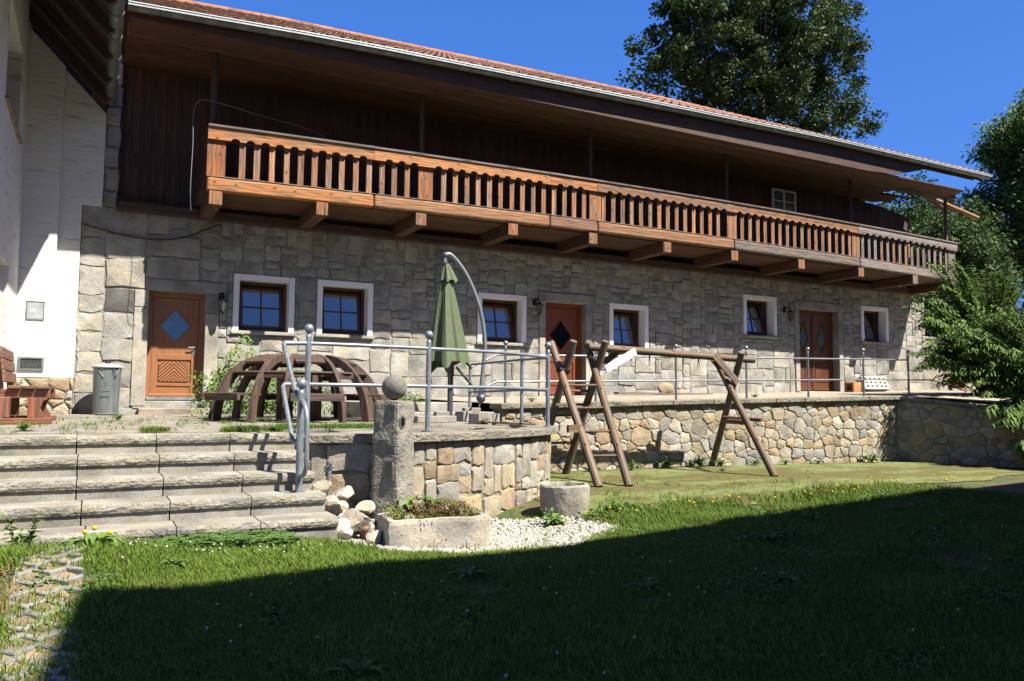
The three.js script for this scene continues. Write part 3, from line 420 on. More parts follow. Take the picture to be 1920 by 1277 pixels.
  // gutter
  const gp = []; for (let i = 0; i <= 16; i++) { const x = lerp(.25, 22.3, i / 16); gp.push(V(x, gutY(x), 2.16)); }
  { const p = [], uv = [], ix = [], nS = 9; gp.forEach((q, j) => { for (let i = 0; i <= nS; i++) { const a = Math.PI + i / nS * Math.PI; p.push(q.x, q.y + .095 * Math.sin(a), q.z + .095 * Math.cos(a)); uv.push(q.x, i * .03); } }); for (let j = 0; j < 16; j++) for (let i = 0; i < nS; i++) { const a = j * (nS + 1) + i; ix.push(a, a + nS + 1, a + 1, a + 1, a + nS + 1, a + nS + 2); } const g = new THREE.BufferGeometry(); g.setAttribute('position', new THREE.Float32BufferAttribute(p, 3)); g.setAttribute('uv', new THREE.Float32BufferAttribute(uv, 2)); g.setIndex(ix); g.computeVertexNormals(); const zm = M.zinc.clone(); zm.side = THREE.DoubleSide; part('gutter', g, zm, roof, 'grey metal eaves gutter');
    part('gutter_lip', gp.slice(0, -1).map((q, i) => { const e = gp[i + 1]; return beam(V(q.x, q.y - .012, 2.262), V(e.x, e.y - .012, 2.262), .008, .055, { b: 0 }); }), M.zincLight, roof); part('gutter_bead', new THREE.TubeGeometry(new THREE.CatmullRomCurve3(gp.map(q => V(q.x, q.y + .004, q.z + .102))), 64, (.016), 6), M.zincLight, roof); part('eaves_flashing', gp.slice(0, -1).map((q, i) => { const e = gp[i + 1]; return beam(V(q.x, q.y + .022, 2.09), V(e.x, e.y + .022, 2.09), .10, .006, { b: 0 }); }), M.zincLight, roof); }
  for (let x = .7; x < 22; x += .9) part('gutter_bracket', (() => { const g = new THREE.TorusGeometry(.099, .006, 4, 10, Math.PI); g.rotateX(Math.PI); g.rotateY(Math.PI / 2); g.translate(x, gutY(x), 2.16); return g; })(), M.zinc, roof);
}
// ------------------------------------------------------------------ white house on the left
{
  const h = thing('white_house', 'white rendered house wall with wooden eaves overhang at the left edge', 'house'), r = rng(505);
  const rp = x => 6.2 - 1.03 * (x - 0.03);
  const s = new THREE.Shape([[-.4, .3], [9, .3], [9, 7.55], [-.4, 7.55]].map(p => new THREE.Vector2(...p)));
  for (const [a, b, c, d] of [[1.45, 3.5, 5.08, 6.45], [1.84, 3.0, 2.62, 3.1]]) s.holes.push(new THREE.Path([[a, c], [a, d], [b, d], [b, c]].map(p => new THREE.Vector2(...p))));
  const g = new THREE.ExtrudeGeometry(s, { depth: .45, bevelEnabled: false }); g.rotateY(-Math.PI / 2); g.translate(-1.15, 0, 0); part('side_wall', uvm(g), M.plasterSmooth, h);
  const w = new THREE.Group(); w.name = 'window'; h.add(w);
  part('frame', [bb(-1.46, -1.40, 5.08, 6.45, 1.452, 1.53, {}), bb(-1.46, -1.40, 5.08, 5.15, 1.53, 3.49, {}), bb(-1.46, -1.40, 6.37, 6.448, 1.53, 3.49, {}), bb(-1.455, -1.41, 5.15, 6.37, 2.43, 2.52, {}), bb(-1.46, -1.40, 5.15, 6.37, 3.42, 3.498, {})], M.door, w);
  part('pane', bb(-1.44, -1.43, 5.15, 6.37, 1.53, 2.43, { b: 0 }), M.glass, w); part('pane', bb(-1.44, -1.43, 5.15, 6.37, 2.52, 3.42, { b: 0 }), M.glass, w); part('sill', bb(-1.40, -1.10, 5.045, 5.078, 1.40, 3.55, {}), woodM([.52, .40, .25]), w);
  const w2 = new THREE.Group(); w2.name = 'small_window'; h.add(w2); part('frame', [bb(-1.5, -1.42, 2.62, 3.1, 1.84, 1.9, {}), bb(-1.5, -1.42, 2.62, 3.1, 2.94, 3.0, {}), bb(-1.5, -1.42, 2.62, 2.68, 1.9, 2.94, {}), bb(-1.5, -1.42, 3.04, 3.1, 1.9, 2.94, {})], M.beamDark, w2); part('pane', bb(-1.47, -1.46, 2.68, 3.04, 1.9, 2.94, { b: 0 }), M.glassDark, w2);
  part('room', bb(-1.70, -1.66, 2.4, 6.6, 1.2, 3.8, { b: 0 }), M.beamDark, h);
  const pil = extr([[-1.15, 1.5], [-.625, 1.5], [-.625, rp(-.625) - .05], [-1.15, rp(-1.15) - .05]], .7, .004); pil.translate(0, 0, -.5); part('buttress', uvm(flat(pil)), M.plaster, h, 'rough white rendered buttress');
  const pan = extr([[-.64, 1.5], [-.283, 1.5], [-.283, 4.5], [.025, 4.5], [.025, rp(.025) - .05], [-.64, rp(-.64) - .05]], .54, .004); pan.translate(0, 0, -.5); part('front_wall', uvm(flat(pan)), M.plaster, h);
  // plinth
  const pl = part('plinth', bb(-1.14, -.285, .4, 1.494, -.4, .195, { b: 0 }), M.mortarWarm, h);
  for (const q of rubble(-1.14, -.28, .84, 1.49, .28, .17, r)) part('stone', stoneGeo(q, (u, v, d) => V(u, v, .205 + d), .015 + r() * .025, .03, r), pick(r, rubbleMats), pl);
  // meter hatch and vent
  part('meter_hatch', [bb(-1.0, -.765, 2.46, 2.745, .198, .214, { b: .004 })], M.zincLight, h); part('hatch_rim', [bb(-1.015, -.75, 2.745, 2.76, .198, .222, {}), bb(-1.015, -.75, 2.445, 2.46, .198, .222, {}), bb(-1.015, -1.0, 2.46, 2.745, .198, .222, {}), bb(-.765, -.75, 2.46, 2.745, .198, .222, {})], M.zinc, h);
  const ve = part('vent', [bb(-1.09, -.72, 1.80, 1.83, .2, .235, {}), bb(-1.09, -.72, 1.605, 1.635, .2, .235, {}), bb(-1.09, -1.055, 1.635, 1.80, .2, .235, {}), bb(-.755, -.72, 1.635, 1.80, .2, .235, {})], M.zinc, h); const bars = []; for (let i = 0; i < 14; i++) bars.push(bb(-1.05 + i * .0212, -1.046 + i * .0212, 1.635, 1.80, .214, .22, { b: 0 })); for (let i = 0; i < 8; i++) bars.push(bb(-1.055, -.755, 1.64 + i * .0205, 1.645 + i * .0205, .217, .223, { b: 0 })); part('grille', bars, M.zinc, ve); part('duct', bb(-1.055, -.755, 1.635, 1.80, .201, .206, { b: 0 }), M.black, ve);
  // eaves: boards, rafters, gutter
  const rf = new THREE.Group(); rf.name = 'roof'; h.add(rf); const an = Math.atan(1.03);
  for (let k = 0; k < 44; k++) { const g = bx(0, 0, 0, 2.9, .025, .205, { b: .002, g: 'x' }); g.rotateZ(-an); g.translate(-.95, rp(-.95) + .1, -.4 + k * .212); part('soffit_board', g, pick(r, M.woodDark), rf); }
  for (let z = .75; z < 9; z += .95) { const g = bx(0, 0, 0, 2.7, .16, .12, { g: 'x' }); g.rotateZ(-an); g.translate(-.89, rp(-.89) - .02, z); part('rafter', g, M.beamDark, rf); }
  { const g = bx(0, 0, 0, 3.0, .05, 9.4, { b: 0 }); g.rotateZ(-an); g.translate(-.99, rp(-.99) + .2, 4.2); part('tile_cover', g, M.tile, rf); }
  const p = [], uv = [], ix = []; for (let j = 0; j < 2; j++) for (let i = 0; i <= 12; i++) { const a = Math.PI + i / 12 * Math.PI; p.push(0.085 + .085 * Math.cos(a), 6.28 + .085 * Math.sin(a), j ? 8.6 : .45); uv.push(j * 8, i * .03); } for (let i = 0; i < 12; i++) ix.push(i, i + 1, i + 13, i + 1, i + 14, i + 13);
  const gg = new THREE.BufferGeometry(); gg.setAttribute('position', new THREE.Float32BufferAttribute(p, 3)); gg.setAttribute('uv', new THREE.Float32BufferAttribute(uv, 2)); gg.setIndex(ix); gg.computeVertexNormals(); const zm = M.zinc.clone(); zm.side = THREE.DoubleSide; part('gutter', gg, zm, rf);
  for (let z = .9; z < 8; z += .8) part('gutter_bracket', (() => { const g = new THREE.TorusGeometry(.09, .008, 5, 12, Math.PI); g.rotateX(Math.PI); g.translate(.085, 6.28, z); return g; })(), M.zinc, rf);
  part('gutter_end', (() => { const g = new THREE.CylinderGeometry(.085, .085, .006, 16); g.rotateX(Math.PI / 2); g.translate(.085, 6.28, .447); return g; })(), M.zinc, rf);
}
// ------------------------------------------------------------------ lower terrace, steps
const plan = (pts, y0, y1, bev = 0) => { const g = extr(pts.map(p => [p[0], -p[1]]), y1 - y0 - 2 * bev, bev); g.rotateX(-Math.PI / 2); g.translate(0, y0 + bev, 0); return uvm(flat(g)); };
const wallCurve = new THREE.CatmullRomCurve3([[2.0, 7.27], [2.55, 7.43], [3.1, 7.47], [3.8, 7.25], [4.45, 6.94], [5.2, 6.48], [5.66, 5.9], [5.86, 5.0], [5.93, 4.02]].map(p => V(p[0], 0, p[1])), false, 'catmullrom', .5);
const CL = wallCurve.getLength();
const onCurve = (s, off = 0) => { const t = clamp(s / CL, 0, 1), p = wallCurve.getPointAt(t), d = wallCurve.getTangentAt(t); return V(p.x - d.z * off * 1, 0, p.z + d.x * off); };
{
  const edge = []; for (let i = 0; i <= 30; i++) { const p = onCurve(CL * i / 30, -.05); edge.push([p.x, p.z]); }
  const body = struct('terrace', plan([[-1.6, -.2], [-1.6, 6.66], [2.0, 6.66], ...edge, [5.93, -.2]], -.6, .79), M.mortarWarm); const r = rng(606), slabM = slabMats.map(c => stoneM(c, .012));
  let z = .1; const inside = (x, z) => { if (z > 6.6 && x < 2.0) return false; for (let i = 0; i + 1 < edge.length; i++) { } let c = false; const pl = [[-1.6, -.2], [-1.6, 6.6], [2, 6.6], ...edge, [5.93, -.2]]; for (let i = 0, j = pl.length - 1; i < pl.length; j = i++) if ((pl[i][1] > z) !== (pl[j][1] > z) && x < (pl[j][0] - pl[i][0]) * (z - pl[i][1]) / (pl[j][1] - pl[i][1]) + pl[i][0]) c = !c; return c; };
  while (z < 7.2) { const d = .38 + .18 * r(); let x = -1.58 - r() * .3; while (x < 5.9) { const w = .45 + .45 * r(); const x1 = Math.min(x + w, 5.9); let z1 = z + d; if (z < 6.6 && z1 > 6.62 && x < 2.0) z1 = 6.62; if (inside(x + .02, z1 - .02) && inside(x1 - .02, z1 - .02) && inside((x + x1) / 2, z + .02) && !(x1 > 4.25 && z < 3.9)) part('paving_slab', bb(x + .008, x1 - .008, TY(z + d / 2) - .06, TY(z + d / 2) + (r() - .5) * .006, z + .008, z1 - .008, { b: .008, g: 'x' }), pick(r, slabM), body); x += w; } z += d; }
  // landing steps up to the upper terrace
  const ls = thing('landing_steps', 'two low stone steps from the paved terrace up to the farther landing', 'steps');
  part('step', bb(4.2, 5.9, .7, 1.0, 2.7, 3.93, { b: .02 }), M.granite, ls); part('step', bb(4.25, 5.9, .7, 1.14, -.02, 2.85, { b: .02 }), M.granite, ls);
}
{
  const st = thing('garden_stairs', 'five broad pale stone garden steps with rough faced edges', 'steps'), r = rng(707);
  for (let k = 0; k < 5; k++) {
    const y = .84 - .174 * k, zf = 6.96 + .338 * k, xe = 1.975 - (k < 3 ? (3 - k) * .02 - .02 : -.03 * (k - 2)); let x = xe;
    for (let n = 0; n < 6; n++) {
      const w = .675 + (r() - .5) * .03, a = x - w + .004, b = x - .004;
      // tread slab with a rock-faced front edge
      const tr = part('tread', bb(a, b, y - .082, y, zf - .42, zf - .012, { b: .006, g: 'x' }), M.step, st);
      const N = 14, nv = 3, P = [], uv = []; const pt = (i, j) => { const X = lerp(a, b, i / N), Y = lerp(y - .082, y, j / nv); const e = j === 0 || j === nv ? 0 : 1; return V(X, Y + (e ? (hash(i + k * 50, j + n * 9, 3) - .5) * .010 : 0), zf - .012 + (e ? .010 + .008 * hash(i + n * 31, j + k * 17, 4) : (j ? .003 : .002) + .003 * hash(i + n * 31, j + k * 17, 5))); };
      for (let i = 0; i < N; i++) for (let j = 0; j < nv; j++) { for (const [ii, jj] of [[i, j], [i + 1, j], [i + 1, j + 1], [i, j], [i + 1, j + 1], [i, j + 1]]) { const q = pt(ii, jj); P.push(q.x, q.y, q.z); uv.push(q.x, q.y); } }
      const g = new THREE.BufferGeometry(); g.setAttribute('position', new THREE.Float32BufferAttribute(P, 3)); g.setAttribute('uv', new THREE.Float32BufferAttribute(uv, 2)); g.computeVertexNormals(); part('rough_edge', g, M.stepRock, tr);
      part('riser', bb(a + .001, b - .001, y - (k === 4 ? .5 : .176), y - .084, zf - .36, zf - .030, { b: .003, g: 'x' }), M.step, st);
      x -= w;
    }
  }
}
// curved wall round the terrace
{
  const cw = thing('curved_terrace_wall', 'curved fieldstone wall with flat rough capping round the paved terrace', 'wall'), r = rng(808);
  const p = [], uv = [], ix = [], N = 60; for (let i = 0; i <= N; i++) { const q = onCurve(CL * i / N, 0); for (const y of [-.5, .79]) { p.push(q.x, y, q.z); uv.push(CL * i / N, y); } } for (let i = 0; i < N; i++) { const a = i * 2; ix.push(a, a + 2, a + 1, a + 1, a + 2, a + 3); }
  const g = new THREE.BufferGeometry(); g.setAttribute('position', new THREE.Float32BufferAttribute(p, 3)); g.setAttribute('uv', new THREE.Float32BufferAttribute(uv, 2)); g.setIndex(ix); g.computeVertexNormals(); const mm = M.mortarWarm.clone(); mm.side = THREE.DoubleSide; part('mortar', g, mm, cw);
  const at = (s, y, d) => { const q = onCurve(s, d); q.y = y; return q; };
  for (const [x0, y0, x1, y1] of pack(.02, CL - .02, -.45, .745, () => false, (x, y, q) => q() < .22 ? [.15 + .12 * q(), .11 + .1 * q()] : [.22 + .28 * q(), .18 + .24 * q()], r)) part('stone', stoneGeo(rectOutline(x0, y0, x1, y1, .007, r, 1.7), at, .006 + r() * .022, .014, r), pick(r, rubbleMats), cw);
  let s = 0; while (s < CL - .1) { const e = Math.min(CL, s + .5 + .25 * r()); const o = []; const n = 6; for (let i = 0; i <= n; i++) { const q = onCurve(lerp(s + .006, e - .006, i / n), .075 + .02 * r()); o.push([q.x, q.z]); } for (let i = n; i >= 0; i--) { const q = onCurve(lerp(s + .006, e - .006, i / n), -.30); o.push([q.x, q.z]); } part('cap_stone', plan(o, .755, .842 + r() * .008, .008), M.capRock, cw); s = e; }
}
// long retaining wall below the house
{
  const rw = thing('retaining_wall', 'long golden fieldstone retaining wall below the farmhouse', 'wall'), r = rng(909);
  const core = new THREE.Shape([[5.9, -.4], [15.6, -.4], [15.6, 1.28], [5.9, 1.06]].map(q => new THREE.Vector2(...q))); const cg = new THREE.ExtrudeGeometry(core, { depth: .35, bevelEnabled: false }); cg.translate(0, 0, 3.64); part('mortar', uvm(cg), M.mortarWarm, rw);
  const top = x => UY(x, 4) - .085; const at = (u, v, d) => V(u, v, 3.995 + d);
  const L = rubble(5.95, 15.6, -.14, 1.27, .27, .195, r, (x, y) => y < top(x) - .02).map(q => clip(q, -.0225, 1, top(0))).filter(q => q.length > 3 && Math.abs(area(q)) > .004).map(q => ({ q, a: Math.abs(area(q)) })).sort((a, b) => b.a - a.a), rest = [];
  L.forEach(({ q, a }, i) => { const g = stoneGeo(q, at, .004 + r() * .022, .012, r), m = pick(r, rubbleMats); if (i < 298) part('stone', g, m, rw); else rest.push(g); }); if (rest.length) stuff(part('small_stones', rest, rubbleMats[2], rw));
  for (let x = 5.84; x < 15.6;) { const e = Math.min(15.68, x + .7 + .4 * r()); const g = bb(x + .004, e - .004, -.09, .0, 3.62, 4.075 + .02 * r(), { b: .016, g: 'x' }); g.rotateZ(Math.atan(.0225)); g.translate(0, 1.14 - .0225 * 6 + .004 * r(), 0); part('cap_stone', g, M.capRock, rw); x = e; }
  // return towards the viewer
  const D = V(.482, 0, .876), Nn = V(-.876, 0, .482), O = V(15.6, 0, 3.98), LR = 3.4; const at2 = (s, y, d) => V(O.x + D.x * s + Nn.x * d, y, O.z + D.z * s + Nn.z * d); const tp = s => 1.27 - .10 * s;
  const cs = new THREE.Shape([[0, -.5], [LR, -.5], [LR, tp(LR)], [0, tp(0)]].map(q => new THREE.Vector2(...q))); const c2 = new THREE.ExtrudeGeometry(cs, { depth: .35, bevelEnabled: false }); c2.translate(0, 0, -.35); const mtx = new THREE.Matrix4().makeBasis(D, UP, Nn).setPosition(O); c2.applyMatrix4(mtx); part('mortar', uvm(c2), M.mortarWarm, rw);
  const rs = rubble(0, LR, -.3, 1.3, .27, .2, r).map(q => clip(q, .10, 1, 1.27)).filter(q => q.length > 3 && Math.abs(area(q)) > .005); rs.forEach(q => part('return_stone', stoneGeo(q, at2, .006 + r() * .02, .014, r), pick(r, rubbleMats), rw));
  for (let s = -.05; s < LR;) { const e = Math.min(LR, s + .8); const g = bb(s + .004, e - .004, 0, .085, -.38, .07, { b: .016, g: 'x' }); g.rotateZ(-Math.atan(.10)); g.translate(0, 1.275, 0); g.applyMatrix4(mtx); part('cap_stone', g, M.capRock, rw); s = e; }
  // ground behind it
  const up = sheet(axis([[5.9, 15.5, .4], [15.5, 15.62, .12], [15.62, 24, .25], [24, 40, 2]]), axis([[-7, 0, 1], [0, 3.7, .37], [3.7, 8, .25]]), (x, z) => UY(Math.min(x, 24), Math.min(z, 4)) - .005 - .1 * Math.max(0, z - 4) * (x > 15.6 ? 1 : 0), (x, z) => (z < 3.7 && x < 22.5) || (x > 15.6 && z < 3.9 + (x - 15.75) / .55) || (x > 22.5 && z < 3.7)); struct('upper_terrace', up, M.soil.clone()).material.color.setRGB(.34, .30, .24);
}
// rough rendered wall beyond the house
{ const w = thing('rendered_garden_wall', 'low rough rendered wall beyond the far end of the farmhouse', 'wall'); part('wall_face', bb(22.5, 34, .5, 3.25, -1.4, -.9, { b: .03 }), stoneM([.50, .46, .39], .03), w); part('coping', bb(22.45, 34.1, 3.25, 3.33, -1.46, -.84, { b: .02 }), M.granite, w); }
// ------------------------------------------------------------------ railings
function post(parent, x, z, y0, y1, r = .027, m = M.steel, knob = .047) {
  const o = part('post', [cyl(V(x, y0, z), V(x, y1 - knob * 2.2, z), r, r, 10), cyl(V(x, y1 - knob * 2.2, z), V(x, y1 - knob * 1.2, z), r, r * .35, 10), cyl(V(x, y0, z), V(x, y0 + .008, z), r * 2, r * 2, 12)], m, parent);
  if (knob) part('ball', ball(V(x, y1 - knob * .6, z), knob, 14), m, o); return o;
}
const steelP = M.steelPaint;
{
  const r1 = thing('terrace_railing', 'grey tubular railing with ball topped posts along the curved terrace edge', 'railing');
  const A = V(2.045, 0, 6.93), B = onCurve(1.72, -.12), C = onCurve(4.15, -.13), D = V(5.52, 0, 5.35), E = V(5.36, 0, 3.88);
  const B2 = V(3.46, 0, 6.86), C2 = V(5.46, 0, 6.2);
  post(r1, A.x, A.z, .84, 1.99, .031, steelP, .052); post(r1, B2.x, B2.z, .84, 1.99, .03, steelP, .05); post(r1, C2.x, C2.z, .85, 1.98, .03, steelP, .05);
  part('post', pipe([V(D.x, .85, D.z), V(D.x, 1.93, D.z)], .026), steelP, r1);
  const at = (p, y) => V(p.x, y, p.z), m1 = onCurve(.75, -.12), mid = (a, b, k, o) => V(lerp(a.x, b.x, k) + o, 0, lerp(a.z, b.z, k) + o);
  for (const [y, n] of [[1.80, 'top_rail'], [1.36, 'middle_rail']]) { part(n, curve([at(A, y), at(mid(A, B2, .5, .04), y), at(B2, y), at(mid(B2, C2, .5, .09), y), at(C2, y - .01)], .021, 40, 8), steelP, r1); part(n, pipe([at(C2, y - .02), at(D, y - .01), at(E, y - .04)], .019), steelP, r1); }
}
{
  const r2 = thing('stair_handrail', 'bent grey steel handrail running down the garden steps', 'handrail');
  const px = 1.80, pz = 7.72; post(r2, px, pz, .32, 1.385, .034, steelP, .052);
  part('upper_rail', pipe([V(2.045, 1.80, 6.93), V(1.79, 1.79, 6.93), V(1.775, 1.77, 6.98), V(1.765, 1.24, 7.66), V(1.80, 1.2, 7.72)], .023), steelP, r2);
  part('lower_rail', pipe([V(2.045, 1.36, 6.93), V(1.80, 1.355, 6.93), V(1.775, 1.33, 6.98), V(1.75, .80, 7.62), V(1.80, .76, 7.72)], .023), steelP, r2);
  part('end_loop', curve([V(1.80, 1.19, 7.72), V(1.805, 1.17, 7.80), V(1.815, 1.05, 7.90), V(1.815, .80, 7.93), V(1.815, .58, 7.93), V(1.81, .50, 7.88), V(1.80, .46, 7.75)], .023, 30, 8), steelP, r2);
}
{
  const r3 = thing('upper_railing', 'slim grey railing with ball topped posts along the upper retaining wall', 'railing');
  const xs = [6.01, 7.79, 9.57, 11.32, 13.02, 14.7, 16.37], z = 3.88;
  for (const x of xs) { const zz = x > 15.6 ? 3.75 : z; post(r3, x, zz, UY(x, 4) - .02, UY(x, 4) + 1.02, .022, M.steel, .04); }
  const yb = x => UY(x, 4); for (let i = 0; i + 1 < xs.length; i++) for (const [h, n] of [[.80, 'top_rail'], [.36, 'middle_rail']]) { if (h === .36 && i === 5) { part(n, pipe([V(xs[i], yb(xs[i]) + h, z), V(17.2, yb(16.5) + h, 3.75), V(18.4, yb(17) + .12, 3.75)], .014), M.steel, r3); continue; } part(n, cyl(V(xs[i], yb(xs[i]) + h, z), V(xs[i + 1], yb(xs[i + 1]) + h, i === 5 ? 3.75 : z), .0165, .0165, 8), M.steel, r3); }
  for (const [h, n, dy] of [[.80, 'top_rail', .3], [.36, 'middle_rail', .3]]) part(n, pipe([V(6.01, yb(6) + h, z), V(5.85, yb(6) + h, z), V(5.40, yb(6) + h - .22, z)], .016), M.steel, r3);
  part('post', pipe([V(5.37, .99, z), V(5.37, 1.74, z)], .024), steelP, r3);
}
// ------------------------------------------------------------------ wall lanterns
function lantern(x, y, label) {
  const t = thing('wall_lantern', label, 'lantern', [x, y, .03], 0, 'black wall lanterns beside the doors');
  part('bracket', [cyl(V(0, .10, 0), V(0, .10, .02), .06, .06, 12), curve([V(0, .10, .02), V(0, .17, .10), V(0, .17, .19), V(0, .10, .22)], .014, 14, 6), ball(V(-.01, .16, .05), .045, 10)], M.black, t);
  part('lamp_roof', (() => { const g = lathe([[0, .055], [.012, .05], [.03, .035], [.05, .02], [.098, -.005], [.10, -.018], [0, -.018]], 6); g.translate(0, .055, .22); return flat(g); })(), M.black, t);
  part('glass', (() => { const g = new THREE.CylinderGeometry(.076, .045, .19, 6, 1, true); g.translate(0, -.06, .22); return flat(g); })(), M.lampGlass, t);
  const cage = []; for (let k = 0; k < 6; k++) { const a = k * Math.PI / 3 + Math.PI / 6; cage.push(cyl(V(Math.sin(a) * .078, .035, .22 + Math.cos(a) * .078), V(Math.sin(a) * .047, -.155, .22 + Math.cos(a) * .047), .006, .006, 5)); }
  cage.push((() => { const g = lathe([[0, 0], [.05, 0], [.052, -.015], [.02, -.03], [.012, -.06], [0, -.065]], 6); g.translate(0, -.155, .22); return g; })()); part('cage', cage, M.black, t);
}
lantern(2.06, 2.92, 'black wall lantern between the first door and the leftmost window'); lantern(8.72, 3.26, 'black wall lantern just left of the dark diamond single door'); lantern(16.46, 3.55, 'black wall lantern just left of the double door at the far end');
// cables
solo('cable', 'black cable sagging across the stone wall under the balcony corner', 'cable', curve([V(-.28, 4.16, .06), V(.35, 4.03, .06), V(.6, 4.0, .06), V(1.1, 4.02, .06), V(1.45, 4.12, .06), V(1.75, 4.28, .06), V(2.0, 4.4, .06)], .012, 30, 5), M.cable);
solo('wire', 'thin grey wire looped round the left balcony post', 'wire', curve([V(1.36, 4.35, 1.2), V(1.33, 4.6, 1.32), V(1.34, 5.4, 1.32), V(1.36, 6.15, 1.3), V(1.45, 6.26, 1.3), V(1.75, 6.27, 1.25), V(2.5, 6.22, 1.1), V(3.4, 6.18, .9), V(4.0, 6.1, .6), V(4.6, 6.15, .2)], .006, 60, 5), M.cableGrey);
// ------------------------------------------------------------------ dustbin, bench
{
  const t = thing('dustbin', 'tall galvanised metal dustbin standing beside the first door', 'dustbin', [.22, TY(.5), .52], .15);
  part('body', lathe([[0, 0], [.195, 0], [.2, .012], [.2, .03], [.192, .04], [.215, .78], [.222, .79], [.222, .80], [.20, .80]], 28), M.zinc, t);
  const lid = part('lid', [lathe([[0, .045], [.08, .042], [.2, .02], [.238, .0], [.24, -.03], [.226, -.03]], 28).translate(0, .815, 0), cyl(V(-.24, .79, .02), V(.25, .79, .02), .012)], M.zincLight, t); part('lid_knob', [cyl(V(0, .85, 0), V(0, .875, 0), .035, .045, 10), cyl(V(0, .875, 0), V(0, .89, 0), .045, .04, 10)], M.black, lid);
  part('handle', [cyl(V(.05, .77, .218), V(.10, .66, .235), .008), cyl(V(.10, .66, .235), V(.16, .77, .165), .008), cyl(V(.05, .77, .218), V(.16, .775, .165), .008)], M.darkSteel, t); part('strap', [beam(V(-.18, .77, .13), V(-.08, .62, .205), .02, .006)], M.zincLight, t);
  part('maker_mark', (() => { const l = []; for (const [x, y, w, h] of [[-.05, .52, .02, .07], [-.05, .555, .05, .012], [-.02, .52, .014, .035], [.03, .5, .045, .016], [.035, .52, .016, .07], [.06, .52, .016, .05], [-.04, .40, .10, .012], [-.05, .33, .11, .045]]) { const a = Math.atan2(x, .204), g = bx(0, 0, 0, w, h, .006, { b: .001 }); g.rotateY(a); g.translate(Math.sin(a) * .2065, y, Math.cos(a) * .2065); l.push(g); } return l; })(), M.zinc, t);
}
{
  const t = thing('wooden_bench', 'red brown wooden bench against the white house wall', 'bench', [-.72, TY(3.4), 3.5]); const S = 1.62;
  for (const y of [.0, .001]) { }
  for (const [x, y] of [[.20, .44], [.05, .441], [-.10, .442]]) part('seat_board', bx(x, y, 0, .135, .04, S, { b: .01, g: 'z' }), M.benchTop, t);
  for (const [x, y] of [[-.255, .86], [-.235, .715], [-.215, .57]]) part('back_board', bx(x, y, 0, .035, .135, S, { b: .01, g: 'z', rz: .12 }), M.benchTop, t);
  for (const z of [-.62, .72]) {
    const f = new THREE.Group(); f.name = 'trestle'; t.add(f);
    part('foot', bx(0.0, .035, z, .62, .07, .09, { b: .012, g: 'x' }), M.bench, f); part('apron', bx(0.0, .365, z + .002, .56, .11, .05, { b: .008, g: 'x' }), M.bench, f);
    const leg = extr([[.05, .07], [.235, .07], [.17, .19], [.20, .28], [.265, .31], [.05, .31]], .07, .006); leg.translate(0, 0, z - .035); part('leg', uvm(flat(leg), 'y'), M.bench, f);
    part('rear_leg', bx(-.2, .2, z, .13, .25, .07, { b: .01, g: 'y' }), M.bench, f); part('back_post', bx(-.275, .65, z + .003, .07, .58, .06, { b: .01, g: 'y', rz: .12 }), M.bench, f);
  }
}
// ------------------------------------------------------------------ round picnic table with bowed ribs
{
  const t = thing('round_picnic_table', 'dark brown round picnic table with bowed wooden ribs on the terrace', 'picnic table', [2.82, TY(3.3), 3.15], .22), r = rng(111);
  const prof = [[.50, 1.05], [.72, 1.0], [.95, .85], [1.13, .62], [1.24, .34], [1.30, .0]], inn = [[.50, .94], [.69, .89], [.88, .76], [1.035, .56], [1.135, .32], [1.18, .0]];
  const cv = a => new THREE.SplineCurve(a.map(p => new THREE.Vector2(...p))).getPoints(14).map(p => [p.x, p.y]);
  const out = cv(prof), inb = cv(inn).reverse(), N = 12;
  for (let k = 0; k < N; k++) {
    const a = k / N * Math.PI * 2 + (k % 2 ? .07 : -.07), g = extr([...out, ...inb], .055, .006); g.translate(0, 0, -.0275); g.rotateY(a); part('rib', uvm(flat(g), 'y'), pick(r, M.table), t);
    const h = k / N * Math.PI * 2, m = h + Math.PI / N, rr = 1.0;
    const wdt = k % 2 ? .30 : .42;
    { const g2 = bx(0, 0, 0, wdt * 1.02, .05, .30, { b: .01, g: 'x' }); g2.rotateX(.42); g2.translate(0, .96, .70); g2.rotateY(Math.PI / 2 + m); if (k % 2 === 0) part('top_board', g2, pick(r, M.table), t); }
    if (k % 2 === 0) { const g3 = bx(0, 0, 0, .74, .11, .05, { b: .008, g: 'x' }); g3.translate(0, .37, 1.36); g3.rotateY(Math.PI / 2 + m); part('seat_edge', g3, pick(r, M.table), t); for (const [q, w2] of [[1.29, .72], [1.14, .64], [.99, .56]]) { const g4 = bx(0, .41, q, w2, .04, .14, { b: .01, g: 'x' }); g4.rotateY(Math.PI / 2 + m); part('seat_board', g4, pick(r, M.table), t); } }
    else { const g3 = bx(0, .70, .98, .42, .09, .05, { b: .008, g: 'x' }); g3.rotateY(Math.PI / 2 + m); part('brace', g3, pick(r, M.table), t); }
  }
  for (let k = 0; k < 4; k++) { const a = k * Math.PI / 2 + .4; const g = bx(.30, .38, 0, .12, .76, .22, { b: .01, g: 'y' }); g.rotateY(a); part('centre_leg', g, pick(r, M.table), t); }
  t.scale.y = .94; part('table_ring', lathe([[.55, .72], [1.02, .72], [1.02, .77], [.55, .77], [.55, .72]], 20), M.table[0], t);
}
